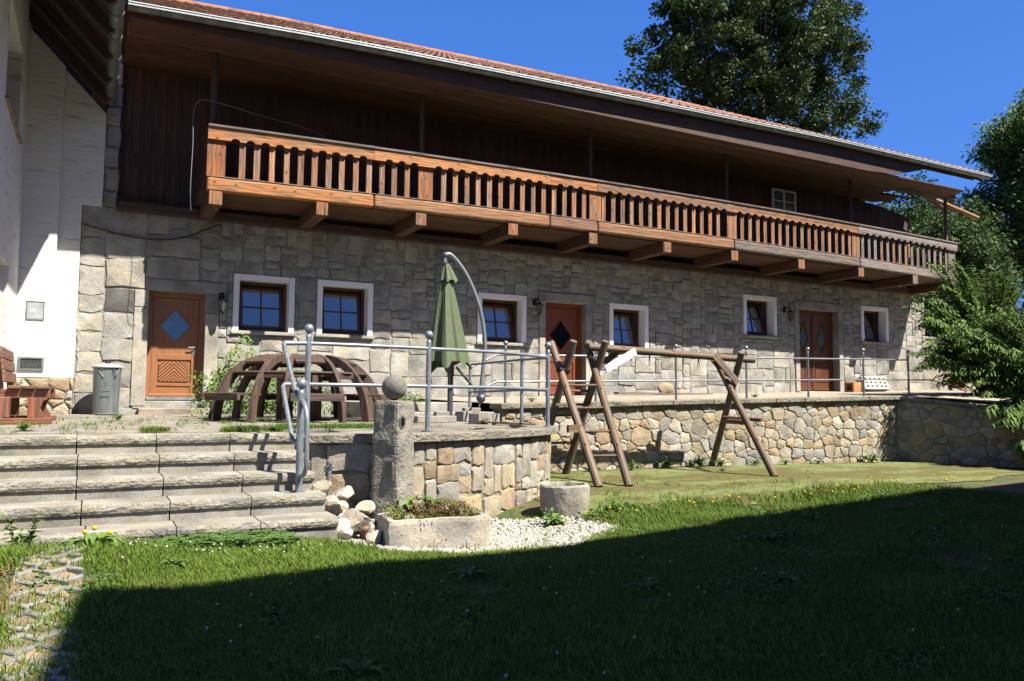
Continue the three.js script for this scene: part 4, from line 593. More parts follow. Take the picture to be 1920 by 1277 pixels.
// ------------------------------------------------------------------ parasol and its ballast
{
  const t = thing('parasol', 'folded green cantilever parasol with curved grey arm', 'parasol', [5.02, TY(3.9), 3.9]);
  part('pole', [cyl(V(0, 0, 0), V(0, .86, 0), .045, .045, 12), cyl(V(0, .70, 0), V(0, .9, 0), .055, .055, 12), ball(V(0, .95, 0), .065, 10), beam(V(-.22, .86, .02), V(-.05, .90, .02), .02, .025), beam(V(.03, .92, 0), V(.16, 1.0, 0), .05, .05)], M.darkSteel, t);
  part('strut', [cyl(V(.10, .85, 0), V(.46, .48, 0), .022, .022, 8)], M.darkSteel, t);
  part('arm', curve([V(.53, .42, 0), V(.57, .8, 0), V(.60, 1.2, 0), V(.55, 1.62, 0), V(.42, 2.02, 0), V(.20, 2.42, 0), V(-.06, 2.66, 0), V(-.12, 2.63, 0)], .034, 50, 9), M.steelPaint, t);
  part('crank', [ball(V(.53, .36, .02), .075, 14), cyl(V(.53, .36, .02), V(.48, .22, .06), .018, .012, 8), cyl(V(.53, .42, .0), V(.57, .52, 0), .05, .05, 10)], M.darkSteel, t);
  part('hub', [cyl(V(-.13, 2.50, 0), V(-.13, 2.62, 0), .05, .03, 10), ball(V(-.12, 2.63, 0), .055, 10), cyl(V(-.02, 2.52, .0), V(-.01, 2.2, 0), .012)], M.darkSteel, t);
  // folded cloth: pleats that widen downwards, pointed hems
  const cloth = (y0, y1, R, top, seed, hem) => { const NA = 96, NH = 22, p = [], uv = [], ix = [], r = rng(seed), ph = [0, 1, 2, 3, 4, 5, 6, 7].map(() => r() * .5); for (let j = 0; j <= NH; j++) { const q = j / NH; for (let i = 0; i <= NA; i++) { const a = i / NA * Math.PI * 2, k = Math.cos(a * 6 + .7 * Math.sin(a * 2 + seed)); const rr = lerp(top, R, Math.pow(q, .85)) * (1 + (.06 + .20 * Math.sqrt(q)) * k * (.7 + .3 * Math.sin(a * 3 + 1)) + .03 * Math.sin(a * 19 + q * 3)); const y = lerp(y1, y0, q) - hem * q * q * (Math.max(0, k) * .8 + .6 * Math.max(0, Math.cos(a + 1.9))) + hem * q * q * .5; const sway = q * .05; p.push(rr * Math.cos(a) * 1.12 + sway, y, rr * Math.sin(a) * .95); uv.push(a * .3, y); } } for (let j = 0; j < NH; j++) for (let i = 0; i < NA; i++) { const a = j * (NA + 1) + i; ix.push(a, a + 1, a + NA + 1, a + 1, a + NA + 2, a + NA + 1); } const g = new THREE.BufferGeometry(); g.setAttribute('position', new THREE.Float32BufferAttribute(p, 3)); g.setAttribute('uv', new THREE.Float32BufferAttribute(uv, 2)); g.setIndex(ix); g.computeVertexNormals(); g.translate(-.10, 0, 0); return g; };
  const cm = M.cloth.clone(); cm.side = THREE.DoubleSide; const can = part('canopy', cloth(.86, 2.32, .285, .05, 4, .15), cm, t); part('vent_cap', cloth(2.20, 2.50, .13, .035, 9, .06), cm, can);
}
{ const r = rng(121), bl = (label, x, z, w, h, d, turn, ring) => { const t = thing('concrete_block', label, 'block', [x, TY(z), z], turn, 'concrete ballast blocks around the parasol foot'); part('body', ring ? (() => { const g = lathe([[d * .35, 0], [d * .5, 0], [d * .5, h], [d * .35, h], [d * .35, 0]], 8); return flat(g); })() : bx(0, h / 2, 0, w, h, d, { b: .012 }), M.concrete, t); };
  bl('flat concrete bar left of the parasol foot', 4.52, 4.5, .66, .10, .16, .12); bl('square concrete block just right of the parasol pole', 5.16, 4.15, .22, .16, .2, .3); bl('tall dark sided concrete block behind the ring shaped ones', 5.35, 3.99, .26, .21, .2, -.2); bl('front ring shaped concrete block beside the parasol foot', 4.98, 5.1, .3, .15, .34, .2, true); bl('rear ring shaped concrete block beside the parasol foot', 5.3, 4.75, .3, .14, .32, 0, true); bl('small concrete block left behind the parasol pole', 4.85, 3.95, .22, .15, .2, -.1);
}
solo('wooden_batten', 'thin grey batten lying across the terrace near the railing corner', 'batten', beam(V(4.9, TY(5.5) + .04, 5.2), V(5.45, TY(5.9) + .025, 5.9), .05, .025), M.woodGrey[1]);
// ------------------------------------------------------------------ stone post, ball, troughs
const rough = (g, amp, f, seed) => { const p = g.attributes.position, n = V(); g = g.index ? g : g; for (let i = 0; i < p.count; i++) { const x = p.getX(i), y = p.getY(i), z = p.getZ(i); const k = key => (noise2(x * f + key * 17 + 50, (y * f + z * f * 1.3) + key * 9 + 50, seed + key) - .5) * 2 * amp; p.setXYZ(i, x + k(1), y + k(2), z + k(3)); } return flat(g); };
const gridBox = (w, h, d, n) => { const g = new THREE.BoxGeometry(w, h, d, Math.ceil(w / n), Math.ceil(h / n), Math.ceil(d / n)); const p = g.attributes.position, rr = .03; for (let i = 0; i < p.count; i++) { const q = V().fromBufferAttribute(p, i), c = V(clamp(q.x, -w / 2 + rr, w / 2 - rr), clamp(q.y, -h / 2 + rr, h / 2 - rr), clamp(q.z, -d / 2 + rr, d / 2 - rr)), e = q.clone().sub(c); if (e.length() > 1e-6) { q.copy(c).add(e.normalize().multiplyScalar(rr)); p.setXYZ(i, q.x, q.y, q.z); } } return g; };
{
  const t = thing('stone_post', 'weathered square granite post with a round hole near its top', 'post', [2.74, -.34, 7.74], -.30 + Math.PI * 0);
  const h = 1.545; t.rotation.y = -.945;
  const s = new THREE.Shape([[-.155, 0], [.155, 0], [.155, h], [-.155, h]].map(p => new THREE.Vector2(...p)));
  let g = gridBox(.31, h, .31, .045); g.translate(0, h / 2, 0);
  part('shaft', uvm(rough(g, .012, 9, 31)), M.post, t);
  const hole = new THREE.CylinderGeometry(.045, .05, .05, 16); hole.scale(1, 1, 1.25); hole.rotateX(Math.PI / 2); hole.translate(-.01, h - .24, .138); const hm = M.black; 
  // socket: a rim ring round a deep dark bore
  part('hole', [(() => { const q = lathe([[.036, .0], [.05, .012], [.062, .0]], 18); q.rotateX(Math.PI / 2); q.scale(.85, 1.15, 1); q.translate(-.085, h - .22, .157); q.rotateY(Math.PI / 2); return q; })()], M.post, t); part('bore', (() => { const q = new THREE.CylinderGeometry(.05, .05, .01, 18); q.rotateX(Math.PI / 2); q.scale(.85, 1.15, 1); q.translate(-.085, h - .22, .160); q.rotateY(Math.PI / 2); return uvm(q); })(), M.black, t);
  const bt = -.34 + h; const b = new THREE.SphereGeometry(.130, 32, 22); b.translate(0, .127, 0); solo('stone_ball', 'round dark stone ball resting on the granite post', 'ball', uvm(rough(b, .004, 12, 33)), M.postBall).position.set(2.74, bt, 7.73);
}
{
  const t = thing('stone_trough', 'long rough granite trough planted with succulents on white pebbles', 'trough', [2.96, -.245, 8.30], -.10), W = 1.0, H = .36, D = .52, e = .07;
  const parts = [bb(-W / 2, W / 2, 0, .06, -D / 2, D / 2, { b: 0 })];
  const mk = (x0, x1, z0, z1) => { const g = gridBox(x1 - x0, H, z1 - z0, .05); g.translate((x0 + x1) / 2, H / 2, (z0 + z1) / 2); return uvm(rough(g, .009, 10, 41)); };
  part('body', [mk(-W / 2, W / 2, D / 2 - e, D / 2), mk(-W / 2, W / 2, -D / 2, -D / 2 + e), mk(-W / 2, -W / 2 + e, -D / 2 + .02, D / 2 - .02), mk(W / 2 - e, W / 2, -D / 2 + .02, D / 2 - .02), ...parts], M.trough, t); part('soil', bb(-W / 2 + .05, W / 2 - .05, .1, .30, -D / 2 + .05, D / 2 - .05, { b: .02 }), M.soil, t);
  const st = new THREE.IcosahedronGeometry(.055, 1); st.scale(1.1, .9, .8); solo('pebble_stone', 'small brown stone lying among the trough plants', 'stone', uvm(rough(st, .008, 14, 3)), M.granite).position.set(2.69, .085, 8.36);
}
{
  const t = thing('stone_planter', 'round rough granite planter beside the curved wall', 'planter', [4.93, -.16, 7.5]); const g = new THREE.LatheGeometry([[0, 0], [.23, 0], [.262, .03], [.275, .12], [.284, .22], [.292, .32], [.292, .38], [.275, .40], [.235, .40], [.225, .37], [.22, .30], [0, .30]].map(p => new THREE.Vector2(...p)), 40); part('body', uvm(rough(g, .008, 11, 55)), M.trough, t); part('soil', (() => { const q = new THREE.CylinderGeometry(.222, .222, .05, 20); q.translate(0, .31, 0); return uvm(q); })(), M.soil, t);
}
{ const t = thing('standpipe', 'thin grey water standpipe with a small tap beside the stairs', 'standpipe', [2.12, gy(2.1, 7.6), 7.62]); part('pipe', cyl(V(0, 0, 0), V(0, .66, 0), .020, .020, 10), M.steelPaint, t); part('tap', [cyl(V(0, .64, 0), V(0, .70, 0), .026), cyl(V(0, .68, 0), V(-.05, .665, .04), .014), cyl(V(-.05, .665, .04), V(-.055, .62, .045), .012), beam(V(-.03, .725, 0), V(.03, .725, 0), .014, .012)], M.darkSteel, t); }
// rubble heap
{ const r = rng(131); const rocks = [[2.05, .33, 7.65, .10, 'topmost pale rock of the heap beside the standpipe'], [2.27, .25, 7.62, .13, 'pale pointed rock on the right of the heap beside the standpipe'], [2.10, .16, 7.82, .15, 'large pale rock in the middle of the heap by the stairs'], [2.30, .06, 7.98, .15, 'rounded tan rock in the front of the heap by the stairs'], [2.12, -.02, 8.05, .13, 'squared rock at the foot of the bottom stair'], [2.46, -.05, 8.05, .10, 'low rock between the heap and the clay pot'], [2.56, -.10, 8.22, .12, 'flat rock nearest the trough corner'], [2.20, .05, 7.85, .11, 'rock wedged beneath the middle of the heap'], [2.40, -.08, 8.24, .10, 'front rock of the heap at the edge of the grass'], [2.22, .15, 7.68, .11, 'back rock of the heap against the wall'], [2.46, .12, 7.72, .10, 'right hand back rock of the heap near the clay pot']];
  for (const [x, y, z, s, label] of rocks) { const g = new THREE.IcosahedronGeometry(s, 2); const p = g.attributes.position; const a = [0, 1, 2, 3, 4, 5, 6].map(() => V(r() - .5, r() - .5, r() - .5).normalize()); for (let i = 0; i < p.count; i++) { const q = V().fromBufferAttribute(p, i); for (const d of a) { const e = q.dot(d), lim = s * (.52 + .18 * ((a.indexOf(d) * 37) % 5) / 5); if (e > lim) q.addScaledVector(d, lim - e); } p.setXYZ(i, q.x * 1.15, q.y * .85, q.z); } g.rotateY(r() * 6); solo('loose_rock', label, 'rock', uvm(rough(g, .006, 16, 77)), pick(r, M.rock), 'pale rocks heaped beside the stairs').position.set(x, y, z); }
  const t = thing('clay_pot', 'pinkish clay pot with a lid of stone beside the rock heap', 'pot', [2.44, gy(2.44, 7.95) - .02, 7.93]); part('body', lathe([[0, 0], [.07, 0], [.10, .14], [.125, .145], [.125, .19], [.11, .195], [0, .19]], 20), M.terracotta, t); part('stone_lid', uvm(rough((() => { const g = new THREE.IcosahedronGeometry(.11, 2); g.scale(1, .3, .9); g.translate(0, .22, 0); return g; })(), .01, 12, 5)), M.rock[1], t);
}
// items on the upper terrace
{ const y = UY(18.4, .6); const t = thing('clay_pipe', 'orange square clay flue pipe lying beside the double door', 'clay pipe', [18.45, y, .55], .15); part('body', (() => { const g = extr([[-.13, 0], [.13, 0], [.13, .26], [-.13, .26]], .36, .01, [[[-.09, .04], [-.09, .22], [.09, .22], [.09, .04]]]); g.rotateY(-Math.PI / 2); g.translate(.2, 0, 0); return uvm(flat(g)); })(), M.orange, t);
  const s = thing('hollow_block', 'white perforated masonry block leaning against the house', 'block', [19.35, y + .02, .45], 0); const hs = []; for (let i = 0; i < 5; i++) for (let j = 0; j < 3; j++) hs.push([[-.42 + i * .19, .05 + j * .11], [-.32 + i * .19, .05 + j * .11], [-.32 + i * .19, .11 + j * .11], [-.42 + i * .19, .11 + j * .11]]); part('body', (() => { const g = extr([[-.5, 0], [.52, 0], [.52, .2], [.44, .36], [-.5, .36]], .22, .006, hs); g.rotateX(-.35); return uvm(flat(g)); })(), M.white2, s);
  const r = rng(141); for (let i = 0; i < 9; i++) { const g = new THREE.CylinderGeometry(.12, .12, .4, 10, 1, true, 0, Math.PI); g.rotateZ(Math.PI / 2); g.rotateX(Math.PI / 2 * (r() < .5 ? 1 : -1)); const m = M.terracotta.clone(); m.side = THREE.DoubleSide; const o = solo('loose_roof_tile', ['topmost', 'second', 'third', 'fourth', 'fifth', 'sixth', 'seventh', 'eighth', 'lowest'][8 - i] + ' curved clay tile from the top of the pile behind the house corner', 'roof tile', uvm(g), m, 'clay tiles piled behind the house corner'); o.position.set(22.9 + r() * .5, UY(22, .5) + .1 + i * .055, .4 + r() * .4); o.rotation.set((r() - .5) * .3, (r() - .5) * .9, (r() - .5) * .2); }
  const g = new THREE.IcosahedronGeometry(.2, 2); g.scale(1.1, .9, .7); solo('leaning_stone', 'reddish field stone leaning against the foot of the house wall', 'stone', uvm(rough(g, .03, 6, 9)), rubbleMats[5]).position.set(12.2, UY(12, .3) + .14, .3);
  solo('wooden_plank', 'weathered plank lying along the foot of the house wall', 'plank', bb(10.6, 13.4, UY(12, .5), UY(12, .5) + .05, .42, .62, {}), M.woodGrey[1]);
}
// ------------------------------------------------------------------ swing frame
{
  const t = thing('swing_frame', 'weathered round timber swing frame with ladder and no seats', 'swing frame'), r = rng(151), P = (n, a, b, r0, r1, m, l) => part(n, (() => { const g = cyl(a, b, r0, r1, 12); return g; })(), m || pick(r, M.swing), t, l);
  const fy = (x, z) => gy(x, z) + .01;
  P('pole', V(6.28, fy(6.28, 6.22), 6.22), V(6.30, 2.10, 4.86), .062, .056, M.swing[0]); P('pole', V(6.36, fy(6.36, 4.3), 4.30), V(6.40, 2.10, 5.36), .062, .056, M.swing[2]);
  P('pole', V(6.72, fy(6.7, 6.32), 6.32), V(6.96, 2.12, 4.86), .062, .056, M.swing[1]); P('pole', V(6.86, fy(6.86, 4.4), 4.40), V(6.98, 2.12, 5.36), .062, .056, M.swing[2]);
  P('pole', V(9.78, fy(9.78, 6.06), 6.06), V(9.60, 2.0, 4.86), .062, .056, M.swing[1]); P('pole', V(10.22, fy(10.2, 3.98), 4.10), V(9.80, 2.05, 5.34), .062, .056, M.swing[2]);
  P('cross_beam', V(6.82, 2.04, 5.1), V(10.30, 1.94, 5.1), .062, .06, M.swing[1]);
  const on = (a, b, k) => V(lerp(a.x, b.x, k), lerp(a.y, b.y, k), lerp(a.z, b.z, k)); const A0 = V(6.28, 0, 6.22), A1 = V(6.30, 2.10, 4.86), C0 = V(6.72, 0, 6.32), C1 = V(6.96, 2.12, 4.86), B0 = V(6.36, 0, 4.3), B1 = V(6.40, 2.1, 5.36), D0 = V(6.86, 0, 4.4), D1 = V(6.98, 2.12, 5.36);
  for (const k of [.20, .36, .52, .68]) P('rung', on(A0, A1, k), on(C0, C1, k), .019, .019, M.swing[1]);
  for (const k of [.25, .46, .64]) P('rung', on(B0, B1, k), on(D0, D1, k), .02, .02, M.swing[1]);
  part('step_board', beam(on(B0, B1, .54).add(V(-.05, 0, .05)), on(D0, D1, .54).add(V(.05, 0, .05)), .10, .04), M.swing[1], t);
  part('side_board', beam(V(6.05, .80, 5.76), V(6.32, .80, 5.72), .05, .11), M.swing[1], t);
  P('cross_bar', V(9.92, .92, 4.75), V(10.06, .90, 5.52), .035, .035, M.swing[1]); P('cross_bar', V(9.97, .86, 4.72), V(9.70, .86, 5.58), .045, .045, M.swing[1]);
  part('brace_board', beam(V(6.98, 1.68, 5.36), V(7.62, 1.99, 5.26), .03, .115), M.whiteBoard, t, 'white painted brace board'); part('brace_board', beam(V(6.98, 1.66, 5.02), V(7.50, 2.02, 5.0), .03, .10), M.swing[1], t);
  part('brace_board', beam(V(9.30, 1.98, 5.22), V(9.78, 1.52, 5.26), .03, .12), M.woodGrey[0], t); part('brace_board', beam(V(9.42, 2.0, 4.98), V(9.84, 1.6, 4.96), .03, .11), M.woodGrey[2], t);
  for (const x of [7.65, 8.02, 8.72, 9.05]) part('hook', [cyl(V(x, 1.99, 5.1), V(x, 1.86, 5.1), .012, .012, 6), (() => { const g = new THREE.TorusGeometry(.028, .006, 5, 12); g.scale(.7, 1.5, 1); g.translate(x, 1.82, 5.1); return g; })()], M.darkSteel, t);
  part('bolt_bracket', [cyl(V(6.24, 1.66, 5.18), V(6.44, 1.66, 5.14), .05, .05, 8), beam(V(6.86, 1.9, 5.06), V(7.02, 1.74, 5.1), .12, .05)], M.black, t);
}
// ------------------------------------------------------------------ path of interlocking pavers
{
  const path = struct('garden_path', (() => { const xs = axis([[-.36, .0, .09]]), zs = axis([[8.32, 13.2, .25]]); return sheet(xs, zs, (x, z) => gy(x, z) + .010); })(), (() => { const m = M.soil.clone(); m.color.setRGB(.25, .19, .12); return m; })()), r = rng(161);
  for (let k = 0; k < 30; k++) { const z = 8.40 + k * .165, p = [], q = []; const wob = .015 * (r() - .5); for (let i = 0; i <= 4; i++) { const x = -.345 + wob + i * .084, o = ((i + k) % 2 ? .052 : -.052) + (r() - .5) * .010; p.push([x, z + o - .025]); q.unshift([x, z + o + .025]); } const g = extr([...p, ...q].map(a => [a[0], -a[1]]), .05, .006); g.rotateX(-Math.PI / 2); g.translate(0, gy(-.2, z) - .034 + r() * .006, 0); part('paver', uvm(flat(g)), M.paver, path); }
}
// ------------------------------------------------------------------ house behind the viewer (it throws the shade on the lawn)
{
  const t = thing('neighbour_house', 'tall plain rendered house with low pitched roof standing behind the viewer', 'house', [2.93, 0, 15.08], .165); const w = stoneM([.45, .42, .37], .01);
  part('wall', [bb(.35, 34, -1, 7.55, .5, .9, { b: 0 }), bb(.35, .75, -1, 7.55, .9, 10, { b: 0 }), bb(.75, 34, -1, 7.55, 9.6, 10, { b: 0 }), bb(33.6, 34, -1, 7.55, .9, 9.6, { b: 0 })], w, t);
  part('roof', (() => { const g = bb(0, 34.4, 0, .22, 0, 6.1, { b: 0 }); g.rotateX(-.523); g.translate(0, 7.58, 0); const k = bb(0, 34.4, 0, .22, -6.1, 0, { b: 0 }); k.rotateX(.523); k.translate(0, 7.58, 10.55); return merge([g, k]); })(), M.tile, t); part('gable', (() => { const g = extr([[.6, 7.5], [10, 7.5], [5.3, 10.4]], .3); g.rotateY(-Math.PI / 2); g.translate(.7, 0, 0); return uvm(flat(g)); })(), w, t);
  for (let i = 0; i < 8; i++) for (const y of [1.2, 4.6]) { const x = 2.6 + i * 3.9; const wn = part('window', bb(x - .6, x + .6, y, y + 1.4, .47, .51, { b: 0 }), M.white, t); part('pane', bb(x - .5, x + .5, y + .1, y + 1.3, .455, .468, { b: 0 }), M.glassDark, wn); }
}
// ------------------------------------------------------------------ foliage
const tri = (A, uv, a, b, c) => { for (const v of [a, b, c]) { A.push(v.x, v.y, v.z); uv.push(0, 0); } };
const geoOf = A => { const g = new THREE.BufferGeometry(); g.setAttribute('position', new THREE.Float32BufferAttribute(A, 3)); g.setAttribute('uv', new THREE.Float32BufferAttribute(new Float32Array(A.length / 3 * 2), 2)); g.computeVertexNormals(); return g; };
// one leaf from the point p along d, n = upper side
function addLeaf(A, p, d, n, len, w, droop = .25) {
  const s = V().crossVectors(d, n).normalize().multiplyScalar(w / 2), m = p.clone().addScaledVector(d, len * .45), t = p.clone().addScaledVector(d, len); t.y -= len * droop; m.y -= len * droop * .2; const q = m.clone().addScaledVector(n, -w * .12), l = m.clone().add(s).addScaledVector(n, w * .08), r = m.clone().sub(s).addScaledVector(n, w * .08);
  tri(A, 0 || [], p, q, l); tri(A, [], p, r, q); tri(A, [], q, t, l); tri(A, [], q, r, t);
}
const rv = r => { let v; do v = V(r() * 2 - 1, r() * 2 - 1, r() * 2 - 1); while (v.lengthSq() > 1 || v.lengthSq() < .01); return v; };
function cluster(r, n, rad0, len, w, up = .6) { const A = []; for (let i = 0; i < n; i++) { const p = rv(r).multiplyScalar(rad0), d = rv(r).normalize(); d.y *= .5; d.normalize(); const nn = rv(r).multiplyScalar(1 - up).add(V(0, up, 0)); nn.addScaledVector(d, -nn.dot(d)).normalize(); addLeaf(A, p, d, nn, len * (.7 + .6 * r()), w * (.7 + .6 * r()), .25 * r()); } return geoOf(A); }
const randM = (r, p, s, tilt = .5) => { const m = new THREE.Matrix4(); m.compose(p, new THREE.Quaternion().setFromEuler(new THREE.Euler((r() - .5) * tilt, r() * 6.283, (r() - .5) * tilt)), V(s, s, s)); return m; };
function tree({ name, label, x, z, base, blobs, clumps, cr, per, leaf, mats, trunkR, seed, group }) {
  const r = rng(seed), t = thing(name, label, 'tree', [x, base, z], 0, group), cl = [];
  let tot = 0; for (const b of blobs) { b.v = b[3] * b[4] * b[5]; tot += b.v; }
  for (const b of blobs) for (let i = 0; i < clumps * b.v / tot; i++) { const d = rv(r).normalize(), k = Math.pow(r(), .45); cl.push(V(b[0] + d.x * b[3] * k, b[1] + d.y * b[4] * k, b[2] + d.z * b[5] * k)); }
  const A = cluster(r, leaf[2], leaf[3], leaf[0], leaf[1]), B = cluster(r, leaf[2], leaf[3], leaf[0], leaf[1]), la = [], lb = [];
  for (const c of cl) { const rr = cr * (.55 + .8 * r()); for (let i = 0; i < per; i++) { const p = rv(r); p.y *= .7; p.multiplyScalar(rr).add(c); (r() < .72 ? la : lb).push(randM(r, p, .75 + .5 * r(), 1.2)); } }
  instanced('crown', A, mats[0], la, t); instanced('crown', B, mats[1], lb, t);
  // trunk and limbs to a part of the clumps
  const top = blobs[0], limbs = [cyl(V(0, -.5, 0), V(top[0] * .4, top[1] - top[4] * .5, top[2] * .4), trunkR, trunkR * .6, 10)], hub = V(top[0] * .4, top[1] - top[4] * .55, top[2] * .4);
  for (let i = 0; i < cl.length; i += Math.ceil(cl.length / 110)) { const c = cl[i], k = V().lerpVectors(hub, c, .5).add(V(0, -.1 * c.distanceTo(hub), 0)); limbs.push(cyl(hub, k, trunkR * .22, trunkR * .12, 5, false), cyl(k, c, trunkR * .12, .02, 5, false)); }
  part('trunk', limbs, barkM, t); return t;
}
tree({ name: 'broadleaf_tree', label: 'tall leafy tree rising behind the red tiled roof', x: 30, z: -14, base: 0, blobs: [[0, 20.5, 0, 5.3, 4.6, 4.4], [-4, 18.4, 0, 3.5, 2.8, 3], [4.2, 18.4, 0, 3.6, 2.8, 3], [-6, 16.3, 0, 2, 1.2, 1.7], [6.4, 17.2, 0, 2.2, 1.3, 1.7], [3.4, 15.3, 0, 3.2, 1.4, 2.2], [-1, 15.8, 0, 4, 1.9, 3], [-3.6, 21.6, 0, 3, 2.5, 2.5], [4.5, 21.6, 0, 3, 2.5, 2.5], [8.1, 16.4, .3, .9, .6, .7]], clumps: 330, cr: .72, per: 34, leaf: [.21, .15, 5, .30], mats: [L.big, L.bigB], trunkR: .4, seed: 171 });
tree({ name: 'ash_tree', label: 'tall dark green tree at the right edge of the view', x: 42.2, z: -6, base: 0, blobs: [[0, 11.5, 0, 4.4, 6.0, 4], [-1.5, 9.5, 0, 3.6, 3.2, 3.2], [-2.6, 13.2, .2, 2.2, 2.2, 2.0]], clumps: 220, cr: .8, per: 46, leaf: [.24, .10, 7, .32], mats: [L.ash, L.ashB], trunkR: .35, seed: 181 });
tree({ name: 'hedge_tree', label: 'dark green lower tree just beyond the broken balcony end', x: 29.6, z: -4.4, base: 0, blobs: [[0, 5.2, 0, 2.6, 3.2, 2.2], [1.6, 6.8, -.5, 2.3, 2.3, 1.9], [2.6, 3.6, .4, 2.3, 2.7, 2.0]], clumps: 230, cr: .6, per: 44, leaf: [.17, .10, 6, .25], mats: [L.hedge, L.ash], trunkR: .2, seed: 191 });
tree({ name: 'hedge_tree', label: 'shaded tree between the balcony end and the tall right hand tree', x: 34.5, z: -8, base: 0, blobs: [[0, 7.4, 0, 3.6, 4.2, 3], [-2.5, 5, 1, 2.6, 3.2, 2.2], [2, 4, 0, 3, 3.5, 2]], clumps: 260, cr: .7, per: 44, leaf: [.2, .12, 6, .3], mats: [L.hedge, L.ash], trunkR: .25, seed: 193 });
tree({ name: 'hedge_tree', label: 'low dark bushy tree behind the rendered garden wall', x: 27.5, z: -3.6, base: .5, blobs: [[0, 3.2, 0, 1.9, 1.6, 1.3], [2.5, 3.2, 0, 2.0, 1.7, 1.4]], clumps: 80, cr: .5, per: 40, leaf: [.15, .09, 6, .22], mats: [L.hedge, L.ash], trunkR: .15, seed: 195 });
// overhanging bush with long leaves
function bush(label, root, tips, seed, mats) {
  const r = rng(seed), t = thing('overhanging_bush', label, 'bush', root, 0), A = [], B = [], S = [];
  for (const [tx, ty, tz, n, sp] of tips) for (let i = 0; i < n; i++) {
    const e = V(tx - root[0], ty - root[1], tz - root[2]).add(rv(r).multiplyScalar(sp)), s = V((r() - .5) * .5, 0, (r() - .5) * .5), m = s.clone().lerp(e, .55); m.y += .35 * e.length() * (.4 + r() * .5);
    const c = new THREE.QuadraticBezierCurve3(s, m, e); S.push(new THREE.TubeGeometry(c, 8, .012 + .008 * r(), 4, false)); const K = 30;
    for (let k = 8; k <= K; k++) { const q = c.getPoint(k / K), tg = c.getTangent(k / K); for (let j = 0; j < 4; j++) { const side = V().crossVectors(tg, UP).normalize().multiplyScalar((j % 2 ? 1 : -1) * (.5 + .6 * r())); const d = tg.clone().multiplyScalar(.6).add(side).add(V((r() - .5) * .5, -.35 - .3 * r(), (r() - .5) * .5)).normalize(); const n2 = V((r() - .5) * .8, 1, (r() - .5) * .8); n2.addScaledVector(d, -n2.dot(d)).normalize(); addLeaf(r() < .6 ? A : B, q.clone().add(rv(r).multiplyScalar(.05)), d, n2, .10 + .08 * r(), .032 + .016 * r(), .25); } }
  }
  stuff(part('foliage', geoOf(A), mats[0], t)); stuff(part('foliage', geoOf(B), mats[1], t)); part('stems', S, barkM, t);
}
bush('large leafy bush with long pointed leaves hanging over the right end of the retaining wall', [19.4, 1.3, 3.9], [[17.2, 2.5, 4, 12, .55], [16.7, 2.0, 4.1, 10, .4], [17.0, 3.3, 3.8, 12, .5], [18.0, 3.9, 3.8, 22, .7], [19.2, 4.0, 3.8, 24, .8], [20.4, 4.0, 4, 24, .9], [18.2, 2.6, 4.6, 24, .7], [19.4, 2.6, 5, 26, .9], [18.6, 1.6, 4.9, 26, .7], [20.5, 2.8, 4.6, 22, .9], [17.7, 1.5, 4.5, 12, .4], [16.2, 2.3, 4.3, 10, .35], [16.6, 3.3, 4.2, 14, .4], [17.3, 4.2, 4, 14, .45], [16.9, 2.7, 4.6, 16, .5]], 211, [L.bush, L.bushB]);
bush('drooping leafy branches in front of the shaded return wall at the right edge', [17.9, .95, 6.2], [[16.4, .75, 6.5, 16, .35], [16.2, .35, 6.4, 12, .25], [16.9, 1.5, 6.2, 20, .4], [16.4, 1.2, 6.0, 14, .35], [17.6, 1.9, 6.2, 20, .5], [16.2, 2.6, 5.3, 18, .45], [16.6, 3.2, 5.5, 16, .4], [16.0, 1.9, 5.0, 14, .3], [15.95, 1.0, 6.0, 14, .3], [15.9, .35, 6.6, 12, .22], [16.5, 2.2, 6.4, 16, .4],  [16.1, .1, 6.9, 10, .25]], 223, [L.bush, L.bushB]);
// ------------------------------------------------------------------ small plants
function rosette(r, n, len, w, up0, segs = 4) { const A = []; for (let i = 0; i < n; i++) { const a = i / n * 6.283 + r() * .7, el = up0 * (.55 + .7 * r()), l = len * (.6 + .6 * r()), ww = w * (.7 + .5 * r()); const dir = V(Math.cos(a), 0, Math.sin(a)), sd = V(-dir.z, 0, dir.x); let px = 0, py = .005, ang = el, L0 = null; for (let k = 0; k <= segs; k++) { const q = k / segs, wd = ww * .5 * Math.sin(Math.PI * Math.pow(lerp(.08, 1, q), .8)) * (1 + .25 * Math.sin(k * 2.7 + i)) + .001, c = dir.clone().multiplyScalar(px).add(V(0, py, 0)), l1 = c.clone().addScaledVector(sd, wd).add(V(0, wd * .35, 0)), r1 = c.clone().addScaledVector(sd, -wd).add(V(0, wd * .35, 0)); if (L0) { tri(A, [], L0[0], L0[1], c); tri(A, [], L0[0], c, l1); tri(A, [], L0[1], L0[2], r1); tri(A, [], L0[1], r1, c); } L0 = [l1, c, r1]; px += Math.cos(ang) * l / segs; py += Math.sin(ang) * l / segs; ang -= el * .38 + .1; } } return geoOf(A); }
